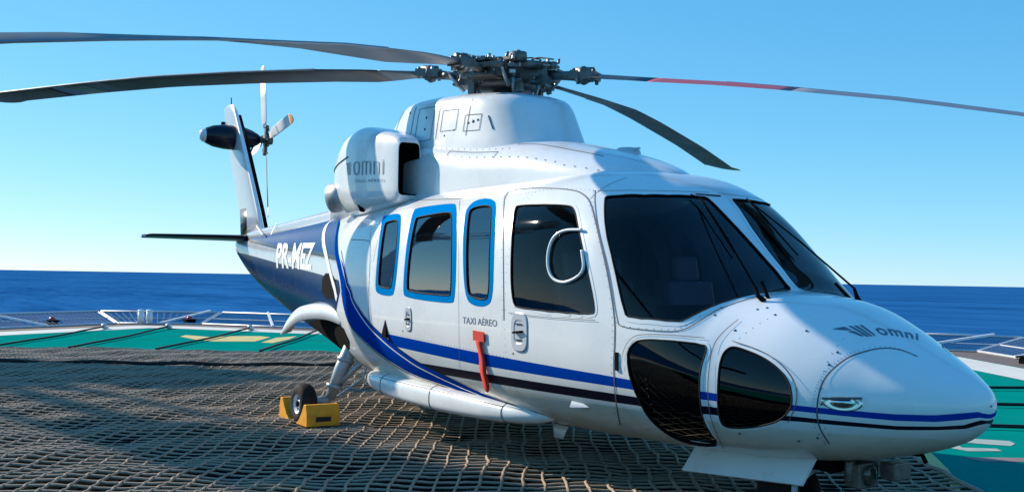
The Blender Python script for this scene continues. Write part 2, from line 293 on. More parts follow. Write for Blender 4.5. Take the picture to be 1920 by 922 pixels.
D=json.loads('''{"cockpit":[[3.1175,0.6704],[3.1046,0.679],[3.0539,0.6825],[2.9672,0.6813],[2.848,0.6771],[2.7047,0.6758],[2.6027,0.6818],[2.5313,0.6861],[2.4859,0.6853],[2.4646,0.678],[2.441,0.6628],[2.4156,0.6402],[2.3892,0.6111],[2.3631,0.5768],[2.3329,0.5374],[2.2996,0.4937],[2.264,0.4463],[2.2268,0.3956],[2.19,0.343],[2.1539,0.2888],[2.1191,0.2341],[2.0857,0.1798],[2.0647,0.1396],[2.054,0.1115],[2.0527,0.094],[2.0603,0.0859],[2.1063,0.0727],[2.1946,0.0578],[2.3304,0.0436],[2.5178,0.0321],[2.6705,0.0257],[2.7853,0.023],[2.8565,0.0228],[2.8796,0.0245],[2.8993,0.0322],[2.9158,0.0477],[2.9297,0.0736],[2.9421,0.1131],[2.9539,0.1659],[2.9681,0.2347],[2.989,0.323],[3.0248,0.4369],[3.0652,0.5392],[3.1005,0.6208]],"cab1o":[[3.8229,0.6736],[3.8281,0.7137],[3.8271,0.749],[3.8186,0.7786],[3.8009,0.8013],[3.7729,0.8163],[3.7403,0.8256],[3.7027,0.829],[3.6602,0.8264],[3.613,0.818],[3.5685,0.8046],[3.5273,0.7868],[3.4898,0.765],[3.4567,0.7396],[3.4047,0.6828],[3.3455,0.6029],[3.2898,0.5081],[3.2449,0.405],[3.2145,0.3143],[3.1942,0.2339],[3.1811,0.1628],[3.1731,0.1012],[3.1753,0.0604],[3.1849,0.0352],[3.2004,0.0215],[3.2214,0.016],[3.2473,0.012],[3.278,0.0093],[3.3138,0.0077],[3.3547,0.0071],[3.3933,0.0073],[3.4296,0.0082],[3.4633,0.01],[3.4945,0.0128],[3.5217,0.0204],[3.5449,0.0351],[3.5646,0.0594],[3.5821,0.0965],[3.5997,0.1469],[3.6206,0.213],[3.6495,0.2985],[3.6951,0.4086],[3.7446,0.5126],[3.7908,0.6037]],"cab1i":[[3.7579,0.6472],[3.7615,0.6696],[3.749,0.6883],[3.7199,0.7028],[3.674,0.7129],[3.6115,0.7182],[3.5588,0.7161],[3.5157,0.707],[3.4826,0.6913],[3.4598,0.6695],[3.423,0.623],[3.3792,0.557],[3.3357,0.4771],[3.2983,0.3884],[3.2711,0.3082],[3.2515,0.2355],[3.2376,0.1698],[3.2278,0.1117],[3.2263,0.0726],[3.2305,0.0481],[3.2389,0.0346],[3.2511,0.0295],[3.2722,0.0261],[3.3023,0.0241],[3.3417,0.0237],[3.3907,0.0247],[3.4318,0.0268],[3.4647,0.0298],[3.4893,0.0338],[3.5054,0.0389],[3.5197,0.0523],[3.5328,0.0764],[3.5459,0.1146],[3.5619,0.1709],[3.5804,0.2341],[3.603,0.304],[3.6313,0.3807],[3.6675,0.4649],[3.7045,0.5404],[3.7368,0.6027]],"cab2o":[[4.7941,0.7535],[4.778,0.7649],[4.7254,0.7736],[4.638,0.7798],[4.5189,0.7839],[4.3728,0.7873],[4.2602,0.7881],[4.1769,0.7855],[4.1207,0.7789],[4.0906,0.7682],[4.0273,0.7156],[3.9478,0.6319],[3.8689,0.5281],[3.8023,0.4129],[3.7584,0.3128],[3.7308,0.2248],[3.7153,0.1479],[3.7089,0.0829],[3.7114,0.0428],[3.7188,0.0207],[3.7298,0.0108],[3.7438,0.0085],[3.7977,0.0071],[3.893,0.0065],[4.0328,0.0066],[4.2216,0.0075],[4.3737,0.009],[4.4844,0.0111],[4.5501,0.0141],[4.5683,0.0177],[4.5791,0.0308],[4.5833,0.0578],[4.5833,0.1048],[4.585,0.1791],[4.5941,0.2618],[4.6125,0.351],[4.6422,0.4458],[4.6855,0.5463],[4.7335,0.6361],[4.7747,0.708]],"cab2i":[[4.626,0.6131],[4.6175,0.6177],[4.5766,0.6232],[4.5047,0.6297],[4.4043,0.6378],[4.2783,0.648],[4.1809,0.6532],[4.1097,0.653],[4.0632,0.6471],[4.0409,0.6357],[4.0026,0.5988],[3.9549,0.5405],[3.9054,0.4661],[3.8607,0.3807],[3.8272,0.3015],[3.8028,0.2283],[3.7861,0.1612],[3.7755,0.1014],[3.7729,0.0628],[3.775,0.0401],[3.7803,0.029],[3.7883,0.0267],[3.8329,0.0252],[3.9152,0.0244],[4.0375,0.0245],[4.2036,0.0254],[4.3364,0.0268],[4.4326,0.0287],[4.4892,0.031],[4.5045,0.0338],[4.5136,0.0455],[4.5174,0.0686],[4.5174,0.107],[4.5171,0.1656],[4.5205,0.2309],[4.5289,0.3018],[4.5439,0.3782],[4.5672,0.4602],[4.5939,0.5301],[4.6162,0.5827]],"cab3o":[[5.4003,0.7002],[5.3836,0.7049],[5.3527,0.7089],[5.3083,0.7121],[5.2517,0.7148],[5.1844,0.7172],[5.1257,0.714],[5.0748,0.7052],[5.0322,0.6911],[4.9983,0.6722],[4.946,0.6271],[4.8857,0.5613],[4.8276,0.4808],[4.78,0.3908],[4.7488,0.307],[4.7317,0.229],[4.7266,0.1573],[4.7317,0.0934],[4.7445,0.0526],[4.7606,0.0291],[4.7781,0.0177],[4.7963,0.0147],[4.8262,0.0129],[4.8681,0.012],[4.9222,0.012],[4.9891,0.0129],[5.0444,0.0148],[5.0877,0.0175],[5.1186,0.0215],[5.1368,0.0267],[5.1478,0.0409],[5.1526,0.0671],[5.1532,0.1094],[5.1542,0.1727],[5.1632,0.2442],[5.1828,0.3236],[5.2162,0.4114],[5.2695,0.5093],[5.3276,0.595],[5.377,0.6614]],"cab3i":[[5.2374,0.5896],[5.229,0.5962],[5.2114,0.6023],[5.1849,0.6077],[5.1492,0.6125],[5.1047,0.6165],[5.0655,0.6163],[5.0318,0.612],[5.0036,0.6035],[4.981,0.5913],[4.9431,0.5544],[4.8973,0.497],[4.852,0.4241],[4.8148,0.3406],[4.7939,0.2688],[4.7848,0.2067],[4.7848,0.1528],[4.7916,0.1067],[4.8017,0.0752],[4.8128,0.0551],[4.8237,0.0441],[4.834,0.0406],[4.8539,0.0384],[4.8837,0.0374],[4.9235,0.0375],[4.9737,0.0389],[5.0147,0.0407],[5.0462,0.0432],[5.0681,0.0462],[5.0801,0.0498],[5.0879,0.0611],[5.0919,0.0816],[5.0935,0.1136],[5.0951,0.1598],[5.0999,0.2137],[5.11,0.276],[5.1287,0.3479],[5.1604,0.4314],[5.1949,0.5029],[5.2236,0.5573]],"screen":[[2.2537,0.8631],[2.2539,0.8854],[2.1826,0.9587],[2.0762,1.1072],[2.016,1.2755],[1.9901,1.4403],[1.9818,1.518],[1.9671,1.5277],[1.8763,1.5321],[1.7358,1.5442],[1.5778,1.5509],[1.4053,1.5531],[1.3143,1.5506],[1.2882,1.5328],[1.261,1.4646],[1.2696,1.3766],[1.2786,1.2833],[1.2879,1.186],[1.2984,1.0692],[1.3139,0.935],[1.3316,0.8117],[1.3499,0.6992],[1.3713,0.5955],[1.395,0.5016],[1.4177,0.4406],[1.4355,0.4102],[1.5154,0.3343],[1.673,0.2214],[1.7717,0.1761],[1.7917,0.177],[1.8357,0.2391],[1.9142,0.3664],[1.9914,0.475],[2.0613,0.562],[2.1306,0.6636],[2.2064,0.7853]],"chinA":[[1.7609,0.0059],[1.7466,0.0244],[1.7221,0.0476],[1.6879,0.0743],[1.6181,0.1128],[1.5178,0.1687],[1.4134,0.2343],[1.3077,0.311],[1.2494,0.3266],[1.2361,0.3054],[1.2316,0.255],[1.2384,0.1776],[1.244,0.0972],[1.249,0.0214],[1.2497,-0.055],[1.2519,-0.1939],[1.26,-0.3241],[1.268,-0.4279],[1.275,-0.5614],[1.2969,-0.749],[1.3719,-0.9026],[1.4644,-0.9669],[1.5485,-0.9923],[1.6124,-0.9679],[1.646,-0.9013],[1.6642,-0.8122],[1.6761,-0.7075],[1.6889,-0.5956],[1.6981,-0.4912],[1.7016,-0.3913],[1.7128,-0.2925],[1.7318,-0.1965],[1.7479,-0.1049],[1.7602,-0.0239]],"chinB":[[1.1425,0.1961],[1.1413,0.2334],[1.1398,0.2663],[1.1376,0.2945],[1.1347,0.3177],[1.1306,0.3356],[1.126,0.3518],[1.1208,0.3663],[1.115,0.3789],[1.1084,0.3897],[1.0996,0.3979],[1.0885,0.4034],[1.0751,0.4061],[1.0594,0.4062],[1.0396,0.4039],[1.0158,0.3995],[0.9881,0.3927],[0.9567,0.3835],[0.9268,0.3707],[0.8984,0.3543],[0.8716,0.3349],[0.8463,0.3126],[0.824,0.2892],[0.8044,0.2646],[0.7875,0.2385],[0.7734,0.2111],[0.7615,0.1808],[0.7519,0.1478],[0.7447,0.1125],[0.7399,0.0752],[0.737,0.0418],[0.7359,0.0129],[0.7365,-0.0118],[0.7386,-0.0412],[0.7438,-0.0747],[0.7523,-0.1114],[0.7642,-0.1509],[0.7796,-0.193],[0.7976,-0.2312],[0.8181,-0.265],[0.8409,-0.2942],[0.8658,-0.3187],[0.8926,-0.3412],[0.9211,-0.3618],[0.9517,-0.3807],[0.9841,-0.3979],[1.0152,-0.4124],[1.0447,-0.4241],[1.0724,-0.433],[1.0982,-0.4389],[1.1192,-0.4398],[1.1354,-0.4353],[1.1467,-0.4253],[1.153,-0.4098],[1.1557,-0.3811],[1.1555,-0.3405],[1.1535,-0.2896],[1.1507,-0.2303],[1.1474,-0.1623],[1.1446,-0.0891],[1.1432,-0.018],[1.1424,0.0357],[1.1423,0.0945],[1.1425,0.1492]],"swoosh":[[6.825,0.702],[6.4662,0.4107],[6.2955,0.2638],[6.1052,0.1891],[5.9656,0.1164],[5.869,0.0502],[5.7247,0.0037],[5.5326,-0.0429],[5.3168,-0.1143],[5.0933,-0.1896],[4.8521,-0.2706],[4.5971,-0.3569],[4.4189,-0.4198],[4.2957,-0.451],[4.1482,-0.4921],[3.9817,-0.5442],[3.7987,-0.6015],[3.6033,-0.6648],[3.4224,-0.7268],[3.2569,-0.7889],[3.1332,-0.839],[3.0382,-0.8704],[3.0517,-0.8852],[3.1722,-0.8815],[3.2896,-0.8713],[3.4048,-0.8553],[3.5491,-0.8274],[3.7266,-0.7883],[3.9241,-0.7464],[4.1455,-0.7022],[4.354,-0.6671],[4.5464,-0.6414],[4.7244,-0.5995],[4.8882,-0.5423],[5.0516,-0.4826],[5.2145,-0.4203],[5.3758,-0.3621],[5.5352,-0.3079],[5.6765,-0.2622],[5.7888,-0.2223],[5.8753,-0.1743],[5.9376,-0.1211],[5.9968,-0.0618],[6.0548,-0.0073],[6.1048,0.0167],[6.1432,0.0522],[6.2377,0.1201],[6.4211,0.236],[6.5971,0.3882],[6.8219,0.5931],[7.0974,0.7934],[7.282,0.9349]],"L_door":[[3.0179,-0.0051],[3.019,0.0001],[3.0214,0.0085],[3.0254,0.0333],[3.0329,0.0815],[3.0452,0.1473],[3.066,0.2315],[3.1014,0.3369],[3.1621,0.4704],[3.2359,0.5991],[3.3137,0.7135],[3.3766,0.7982],[3.3977,0.8335],[3.4153,0.8663],[3.4286,0.8959],[3.4364,0.9215],[3.4375,0.9422],[3.4121,0.9563],[3.3591,0.9626],[3.2776,0.9595],[3.1694,0.9468],[3.0556,0.9288],[2.94,0.9085],[2.8251,0.8884],[2.7162,0.8737],[2.6349,0.8677],[2.5724,0.8629],[2.5248,0.8561],[2.4906,0.8461],[2.4579,0.8344],[2.4268,0.821],[2.3973,0.8059],[2.3701,0.7902],[2.3382,0.7664],[2.3029,0.7355],[2.2653,0.6983],[2.2264,0.6551],[2.1836,0.606],[2.1381,0.5513],[2.0922,0.4939],[2.0462,0.4338],[2.0057,0.3754],[1.97,0.3178],[1.9386,0.2605],[1.9116,0.2046],[1.892,0.1564],[1.879,0.1159],[1.8717,0.083],[1.8697,0.0572],[1.869,0.0338],[1.8696,0.014],[1.8713,0.0007],[1.8742,-0.0264],[1.8762,-0.0743],[1.879,-0.1362],[1.8847,-0.2125],[1.8968,-0.3056],[1.9154,-0.3977],[1.9394,-0.4864],[1.9668,-0.5693],[1.9949,-0.6435],[2.0227,-0.7061],[2.0458,-0.7523],[2.0591,-0.7771]],"L_scrL":[[2.385,0.9055],[2.3777,0.8956],[2.364,0.8765],[2.3453,0.8495],[2.3229,0.8159],[2.2957,0.7774],[2.2647,0.7349],[2.2308,0.6889],[2.1947,0.6397],[2.1546,0.5871],[2.112,0.5325],[2.0679,0.4777],[2.0221,0.4218],[1.9816,0.3659],[1.946,0.3092],[1.9155,0.2525],[1.89,0.1961],[1.8708,0.1541],[1.8564,0.1251],[1.8457,0.108],[1.8384,0.1021],[1.816,0.1027],[1.779,0.1103],[1.7285,0.126],[1.6661,0.1515],[1.6089,0.1809],[1.5565,0.2131],[1.5084,0.247],[1.4644,0.2816],[1.4265,0.3211],[1.3955,0.368],[1.3714,0.4214],[1.3541,0.4801],[1.3394,0.5402],[1.3272,0.6011],[1.3173,0.6627],[1.3098,0.7249],[1.3023,0.7861],[1.2946,0.8458],[1.2863,0.9038],[1.2769,0.9592],[1.2674,1.0099],[1.258,1.0568],[1.2487,1.1001],[1.2389,1.1393],[1.2324,1.1696],[1.2286,1.1904],[1.2268,1.201]],"L_scrT":[[2.363,0.9053],[2.3428,0.9146],[2.3055,0.9361],[2.2556,0.974],[2.1982,1.0315],[2.1411,1.1026],[2.092,1.1921],[2.0554,1.2998],[2.0339,1.4194],[2.0302,1.5014],[2.0324,1.5458],[2.0345,1.5622]],"L_chinL":[[1.1537,0.7239],[1.155,0.71],[1.158,0.6827],[1.1634,0.6426],[1.1719,0.5904],[1.1796,0.5414],[1.1865,0.4955],[1.1922,0.4525],[1.1966,0.4124],[1.1985,0.364],[1.1984,0.3081],[1.1973,0.2456],[1.1958,0.1776],[1.1956,0.116],[1.1962,0.0616],[1.1971,0.0168],[1.1975,-0.017],[1.1975,-0.069],[1.1979,-0.1302],[1.1994,-0.1982],[1.2027,-0.2728],[1.207,-0.3552],[1.214,-0.4471],[1.2257,-0.5518],[1.2466,-0.6751],[1.2765,-0.7871],[1.3083,-0.8776],[1.3305,-0.9314]],"L_chinR":[[1.1099,0.4568],[1.0985,0.4554],[1.0757,0.4526],[1.0418,0.4481],[0.9969,0.4419],[0.955,0.431],[0.916,0.4154],[0.8803,0.3954],[0.8477,0.3719],[0.8188,0.3463],[0.7933,0.3179],[0.7713,0.2865],[0.7527,0.252],[0.7376,0.2154],[0.726,0.177],[0.718,0.1374],[0.7135,0.0969],[0.7113,0.0592],[0.7112,0.0249],[0.7133,-0.004],[0.7173,-0.0395],[0.7229,-0.0792],[0.7302,-0.1208],[0.7393,-0.1639],[0.7502,-0.208],[0.759,-0.242],[0.7651,-0.2651],[0.7683,-0.2767]],"L_radome":[[0.3259,1.2041],[0.3305,1.2019],[0.3397,1.1974],[0.3537,1.1911],[0.3724,1.1832],[0.3902,1.1676],[0.4073,1.145],[0.4236,1.1164],[0.4394,1.082],[0.4538,1.0397],[0.4675,0.9904],[0.4807,0.9353],[0.4937,0.875],[0.5058,0.8224],[0.5167,0.7762],[0.526,0.7354],[0.5337,0.6994],[0.5412,0.6601],[0.5486,0.618],[0.556,0.573],[0.5635,0.5254],[0.5707,0.4804],[0.5775,0.4377],[0.5837,0.397],[0.5894,0.3581],[0.5944,0.3201],[0.5987,0.2827],[0.6022,0.2459],[0.6049,0.2095],[0.6073,0.1713],[0.6095,0.1313],[0.6115,0.0898],[0.6135,0.0473],[0.6152,0.009],[0.6167,-0.0294],[0.6181,-0.0746],[0.6194,-0.1207],[0.6206,-0.1674],[0.6218,-0.2143],[0.6229,-0.2611],[0.6239,-0.3078],[0.6242,-0.3603],[0.6242,-0.4192],[0.6243,-0.4858],[0.6252,-0.5614],[0.6276,-0.6218],[0.6303,-0.6642],[0.632,-0.6861]],"L_cab":[[5.1957,0.9831],[5.1513,0.9774],[5.0637,0.9664],[4.9362,0.9504],[4.7743,0.9308],[4.625,0.9133],[4.4878,0.8981],[4.3619,0.8852],[4.245,0.8744],[4.1606,0.8674],[4.1057,0.8632],[4.0787,0.8612]],"L_cabv":[[4.0836,0.8333],[4.0226,0.7715],[3.9307,0.6668],[3.8371,0.5381],[3.7588,0.3984],[3.7119,0.2852],[3.6837,0.1918],[3.6671,0.1156],[3.6575,0.056],[3.6511,0.0123],[3.6452,-0.0138],[3.6425,-0.0837],[3.6525,-0.1896],[3.6761,-0.2883],[3.7034,-0.3646],[3.7217,-0.4064]],"L_cabm":[[5.8084,0.7974],[5.7617,0.7617],[5.6848,0.6975],[5.5986,0.6143],[5.5197,0.5196],[5.4497,0.4217],[5.3919,0.3232],[5.3475,0.2266],[5.3158,0.1354],[5.2969,0.0679],[5.2821,0.0221],[5.2665,-0.0],[5.2481,-0.0295],[5.2367,-0.0643],[5.231,-0.0914],[5.2288,-0.106]],"L_bag":[[6.0061,0.4272],[5.9694,0.4255],[5.8986,0.4221],[5.7989,0.4172],[5.6724,0.4109],[5.5731,0.4037],[5.4994,0.3957],[5.4497,0.3871],[5.4224,0.3777],[5.3933,0.3555],[5.3648,0.3218],[5.3396,0.2784],[5.3206,0.2274],[5.3076,0.1766],[5.3007,0.1273],[5.2997,0.0809],[5.304,0.0397],[5.306,0.0107],[5.3038,-0.0041],[5.2975,-0.0351],[5.289,-0.0762],[5.2857,-0.1125],[5.2855,-0.139],[5.286,-0.1529]],"L_under":[[2.9521,0.0063],[2.9334,0.0066],[2.8962,0.0072],[2.8411,0.008],[2.7693,0.0092],[2.694,0.0109],[2.6157,0.0132],[2.5343,0.0164],[2.4496,0.0204],[2.3672,0.0251],[2.2874,0.0309],[2.2105,0.0381],[2.1369,0.0469],[2.084,0.0551],[2.0497,0.0615],[2.0328,0.0649]],"L_chinO":[[1.8131,-0.0763],[1.8113,-0.0674],[1.808,-0.0504],[1.8035,-0.0271],[1.7982,-0.0026],[1.7905,0.006],[1.7801,0.0181],[1.7671,0.0329],[1.7518,0.0493],[1.7355,0.0657],[1.7185,0.0813],[1.7006,0.0956],[1.6818,0.1082],[1.6541,0.1247],[1.6182,0.1461],[1.5748,0.173],[1.5246,0.2061],[1.4752,0.2407],[1.4263,0.2763],[1.3787,0.316],[1.3322,0.3568],[1.2979,0.3839],[1.2747,0.3976],[1.263,0.4028]],"P_taxi":[[3.5847,-0.0111],[3.1079,-0.004],[3.1066,-0.0337],[3.5837,-0.0458]],"P_reg":[[9.7394,0.5013],[7.7099,0.4288],[7.661,0.0494],[9.6405,-0.0557]],"P_omni":[[0.7024,0.9696],[0.5102,1.7749],[0.429,1.5754],[0.5851,0.9524]],"P_plate1":[[2.8244,-0.0345]],"P_plate2":[[4.4782,-0.0592]],"P_slot":[[1.8477,-0.0384]],"P_vent":[[4.9346,-0.1348]],"P_scoop":[[2.3349,-0.5557]],"P_lamp":[[0.5881,0.0878],[0.4234,0.1197],[0.5074,-0.0491],[0.5092,0.1153]],"P_flag":[[3.407,-0.088],[3.2575,-0.0773],[3.2624,-0.1338],[3.3445,-0.1411],[3.3469,-0.2601],[3.3672,-0.4136],[3.4154,-0.6315]],"P_wiper":[[1.2957,1.2154],[1.2805,1.2645],[1.1561,0.9675],[1.1238,0.9902]],"P_wiparm":[[1.9504,0.4059],[1.7694,0.3266],[1.6007,0.2627]],"P_wiparm2":[[1.6616,1.5521],[1.4608,1.4055],[1.2809,1.215]],"P_storm":[[2.2734,0.5166],[2.4358,0.4749],[2.5228,0.4118],[2.5458,0.3123],[2.5268,0.2187],[2.4769,0.1691],[2.3963,0.1564],[2.2899,0.1744],[2.1566,0.2645],[2.2207,0.3812]],"P_dots":[[0.7906,0.8129],[0.5978,0.6837],[0.6026,0.4886],[1.2946,0.7083],[1.1319,0.5882],[0.7701,-0.6162],[0.6628,-0.5528],[1.0792,-0.5261],[0.6085,0.176],[0.5984,-0.0021],[2.9142,-0.1748],[4.5964,-0.1442],[1.1239,0.9327],[1.0907,0.9899],[1.0057,0.9074],[1.3006,0.8233]],"P_seams1":[[0.3737,1.1743],[0.2307,1.1144],[0.1171,0.9124]],"P_seams2":[[0.4516,0.7122],[0.2867,0.6691],[0.1926,0.565]],"st":{"bl_u":[[4.816,0.9522],[4.177,0.9325],[3.359,0.9005],[2.682,0.8757],[2.128,0.8612],[1.624,0.8583],[1.224,0.8255],[0.723,0.7974],[0.552,0.7925],[0.377,0.7874],[0.252,0.7837],[0.139,0.7917],[0.07,0.8011],[0.026,0.8108],[0.005,0.8294]],"bl_l":[[4.853,0.8547],[4.215,0.8277],[3.393,0.808],[2.709,0.7974],[2.147,0.795],[1.634,0.7971],[1.228,0.7799],[0.725,0.7659],[0.555,0.7557],[0.381,0.7482],[0.256,0.7503],[0.143,0.7586],[0.074,0.7708],[0.029,0.7833],[0.005,0.802]],"bk_u":[[4.268,0.7461],[3.426,0.75],[2.734,0.7476],[2.168,0.7486],[1.691,0.7497],[1.235,0.7427],[0.729,0.7369],[0.56,0.7269],[0.386,0.7224],[0.262,0.7246],[0.149,0.7331],[0.081,0.7425],[0.036,0.755],[0.011,0.7767]],"bk_l":[[4.149,0.6782],[3.482,0.6809],[2.778,0.684],[2.204,0.6893],[1.715,0.6982],[1.249,0.6951],[0.734,0.7132],[0.566,0.7034],[0.392,0.702],[0.267,0.7072],[0.154,0.7157],[0.087,0.7251],[0.045,0.7344],[0.018,0.759]],"tail_bk":[[11.73,1.9525],[10.472,1.8462],[9.571,1.7787],[7.008,1.6541],[6.395,1.6239]],"tail_nv":[[11.472,1.7284],[9.704,1.5955],[8.443,1.5123],[7.042,1.4481],[6.418,1.4238]]},"L_arch":[[6.2432,-0.0301],[6.2996,-0.0044],[6.4203,0.032],[6.5664,0.0985],[6.7603,0.188],[6.9676,0.2886],[7.1814,0.3974],[7.3718,0.5164],[7.5235,0.6423],[7.6446,0.767],[7.7148,0.8771],[7.6927,0.9506],[7.4945,0.9456],[7.3887,0.9405]],"L_swu":[[6.2355,0.3055],[6.1725,0.2638],[6.0672,0.1895],[5.9656,0.1164],[5.869,0.0502],[5.7247,0.0037],[5.5326,-0.0429],[5.3168,-0.1143],[5.0933,-0.1896],[4.8521,-0.2706],[4.5971,-0.3569],[4.4189,-0.4198],[4.2957,-0.451],[4.1482,-0.4921],[3.9817,-0.5442],[3.7987,-0.6015],[3.6033,-0.6648],[3.4224,-0.7268],[3.2569,-0.7889],[3.1117,-0.8376],[2.9759,-0.8662],[2.9116,-0.8818]],"L_swu2":[[6.2543,0.2504],[6.2019,0.2184],[6.1099,0.1605],[6.0128,0.0964],[5.9162,0.0351],[5.7733,-0.001],[5.5876,-0.0609],[5.3764,-0.1384],[5.1581,-0.2223],[4.9218,-0.312],[4.6669,-0.4054],[4.4918,-0.475],[4.3726,-0.5118],[4.2287,-0.5564],[4.0645,-0.6095],[3.8907,-0.666],[3.7099,-0.7265],[3.536,-0.7768],[3.3635,-0.8136],[3.2829,-0.8339]],"L_swl":[[6.0871,0.0045],[6.0548,-0.0073],[5.9968,-0.0618],[5.9376,-0.1211],[5.8753,-0.1743],[5.7901,-0.2251],[5.6812,-0.2713],[5.5429,-0.3208],[5.3848,-0.3759],[5.2247,-0.4348],[5.0639,-0.4984],[4.9029,-0.5596],[4.7414,-0.6184],[4.5648,-0.6614],[4.3725,-0.6873],[4.1654,-0.7235],[3.9461,-0.7696],[3.7512,-0.8137],[3.5768,-0.8555],[3.4945,-0.8778]],"L_swl2":[[6.0141,-0.1829],[5.9839,-0.1985],[5.928,-0.2313],[5.8487,-0.2721],[5.7532,-0.3229],[5.6199,-0.376],[5.4572,-0.4329],[5.2953,-0.494],[5.1413,-0.5626],[4.9908,-0.6308],[4.8406,-0.6973],[4.6702,-0.7454],[4.4762,-0.772],[4.2675,-0.8072],[4.0431,-0.8479],[3.9378,-0.8696]],"bayhole":[[6.8332,0.0767],[6.4997,0.0929],[6.3208,0.0532],[6.2521,-0.0016],[6.3841,-0.0452],[6.7881,-0.0823],[7.0117,-0.0504],[7.0088,0.022]],"gearbay":[[6.3467,-0.2439],[6.9663,-0.344],[7.6945,-0.5162],[8.428,-0.7962],[8.7933,-1.1142],[8.418,-1.0861],[7.8758,-0.999],[7.2502,-0.9087],[6.7218,-0.7796],[6.1118,-0.5501],[5.9606,-0.4134],[6.0528,-0.2775]]}''')
S=sgrid(); PHI=pgrid(); NI,NJ=len(S),len(PHI); JM=(NJ-1)
def jmir(j): return JM-j
P=surf(S[:,None],PHI[None,:])
def normals(P):
    du=np.gradient(P,axis=0);dv=np.gradient(P,axis=1);N=np.cross(du,dv);N/=np.linalg.norm(N,axis=-1)[...,None]+1e-12
    return N
NRM=normals(P); NRM[:,0]=(0,0,-1); NRM[:,-1]=(0,0,-1)
if (NRM[200:300,NJ//4]@np.array([0,-1,0])).mean()<0: NRM=-NRM; NRM[:,0]*=-1; NRM[:,-1]*=-1
# starboard half columns: phi in [-pi/2, pi/2]
HALF=(NJ-1)//2
def densify(poly,closed=True,step=.012):
    q=[];m=len(poly)
    for i in range(m if closed else m-1):
        a=np.array(poly[i]);b=np.array(poly[(i+1)%m]); n=max(1,int(math.hypot(b[0]-a[0],(b[1]-a[1])*.8)/step))
        for k in range(n): q.append(a+(b-a)*k/n)
    if not closed: q.append(np.array(poly[-1]))
    return np.array(q)
def sdf_poly(poly):
    """signed 3D distance (positive inside) on the starboard grid, mirrored to port"""
    q=densify(poly); C3=surf(q[:,0],q[:,1]); F=np.full((NI,NJ),-1.0)
    s0,s1=q[:,0].min()-.08,q[:,0].max()+.08; p0,p1=q[:,1].min()-.12,q[:,1].max()+.12
    ii=np.where((S>=s0)&(S<=s1))[0]; jj=np.where((PHI[:HALF+1]>=p0)&(PHI[:HALF+1]<=p1))[0]
    sub=P[np.ix_(ii,jj)]; dist=np.full(sub.shape[:2],9.0)
    seg0=C3; seg1=np.roll(C3,-1,axis=0)
    for a,b in zip(seg0,seg1):
        ab=b-a; L=ab@ab+1e-12; t=np.clip(((sub-a)@ab)/L,0,1); d=np.linalg.norm(sub-(a+t[...,None]*ab),axis=-1); dist=np.minimum(dist,d)
    X=S[ii][:,None]*np.ones(len(jj)); Y=np.ones(len(ii))[:,None]*PHI[jj][None,:]; ins=np.zeros(X.shape,bool)
    n=len(poly)
    for i in range(n):
        x1,y1=poly[i];x2,y2=poly[(i+1)%n]
        c=((y1>Y)!=(y2>Y)); xx=(x2-x1)*(Y-y1)/((y2-y1) if y2!=y1 else 1e-12)+x1; ins^=c&(X<xx)
    F[np.ix_(ii,jj)]=np.where(ins,dist,-dist)
    F[np.ix_(ii,[jmir(j) for j in jj])]=F[np.ix_(ii,jj)]
    return F
def bilin(F,u,v):
    i=min(int(u),NI-2);j=min(int(v),NJ-2);a=u-i;b=v-j
    return (F[i,j]*(1-a)+F[i+1,j]*a)*(1-b)+(F[i,j+1]*(1-a)+F[i+1,j+1]*a)*b
def clip(poly,F,keep):
    vals=[bilin(F,*p)*keep for p in poly]; out=[];n=len(poly)
    for k in range(n):
        a,b=poly[k],poly[(k+1)%n];x,y=vals[k],vals[(k+1)%n]
        if x>=0: out.append(a)
        if (x>=0)!=(y>=0):
            t=x/(x-y); out.append((a[0]+(b[0]-a[0])*t,a[1]+(b[1]-a[1])*t))
    return out if len(out)>=3 else None
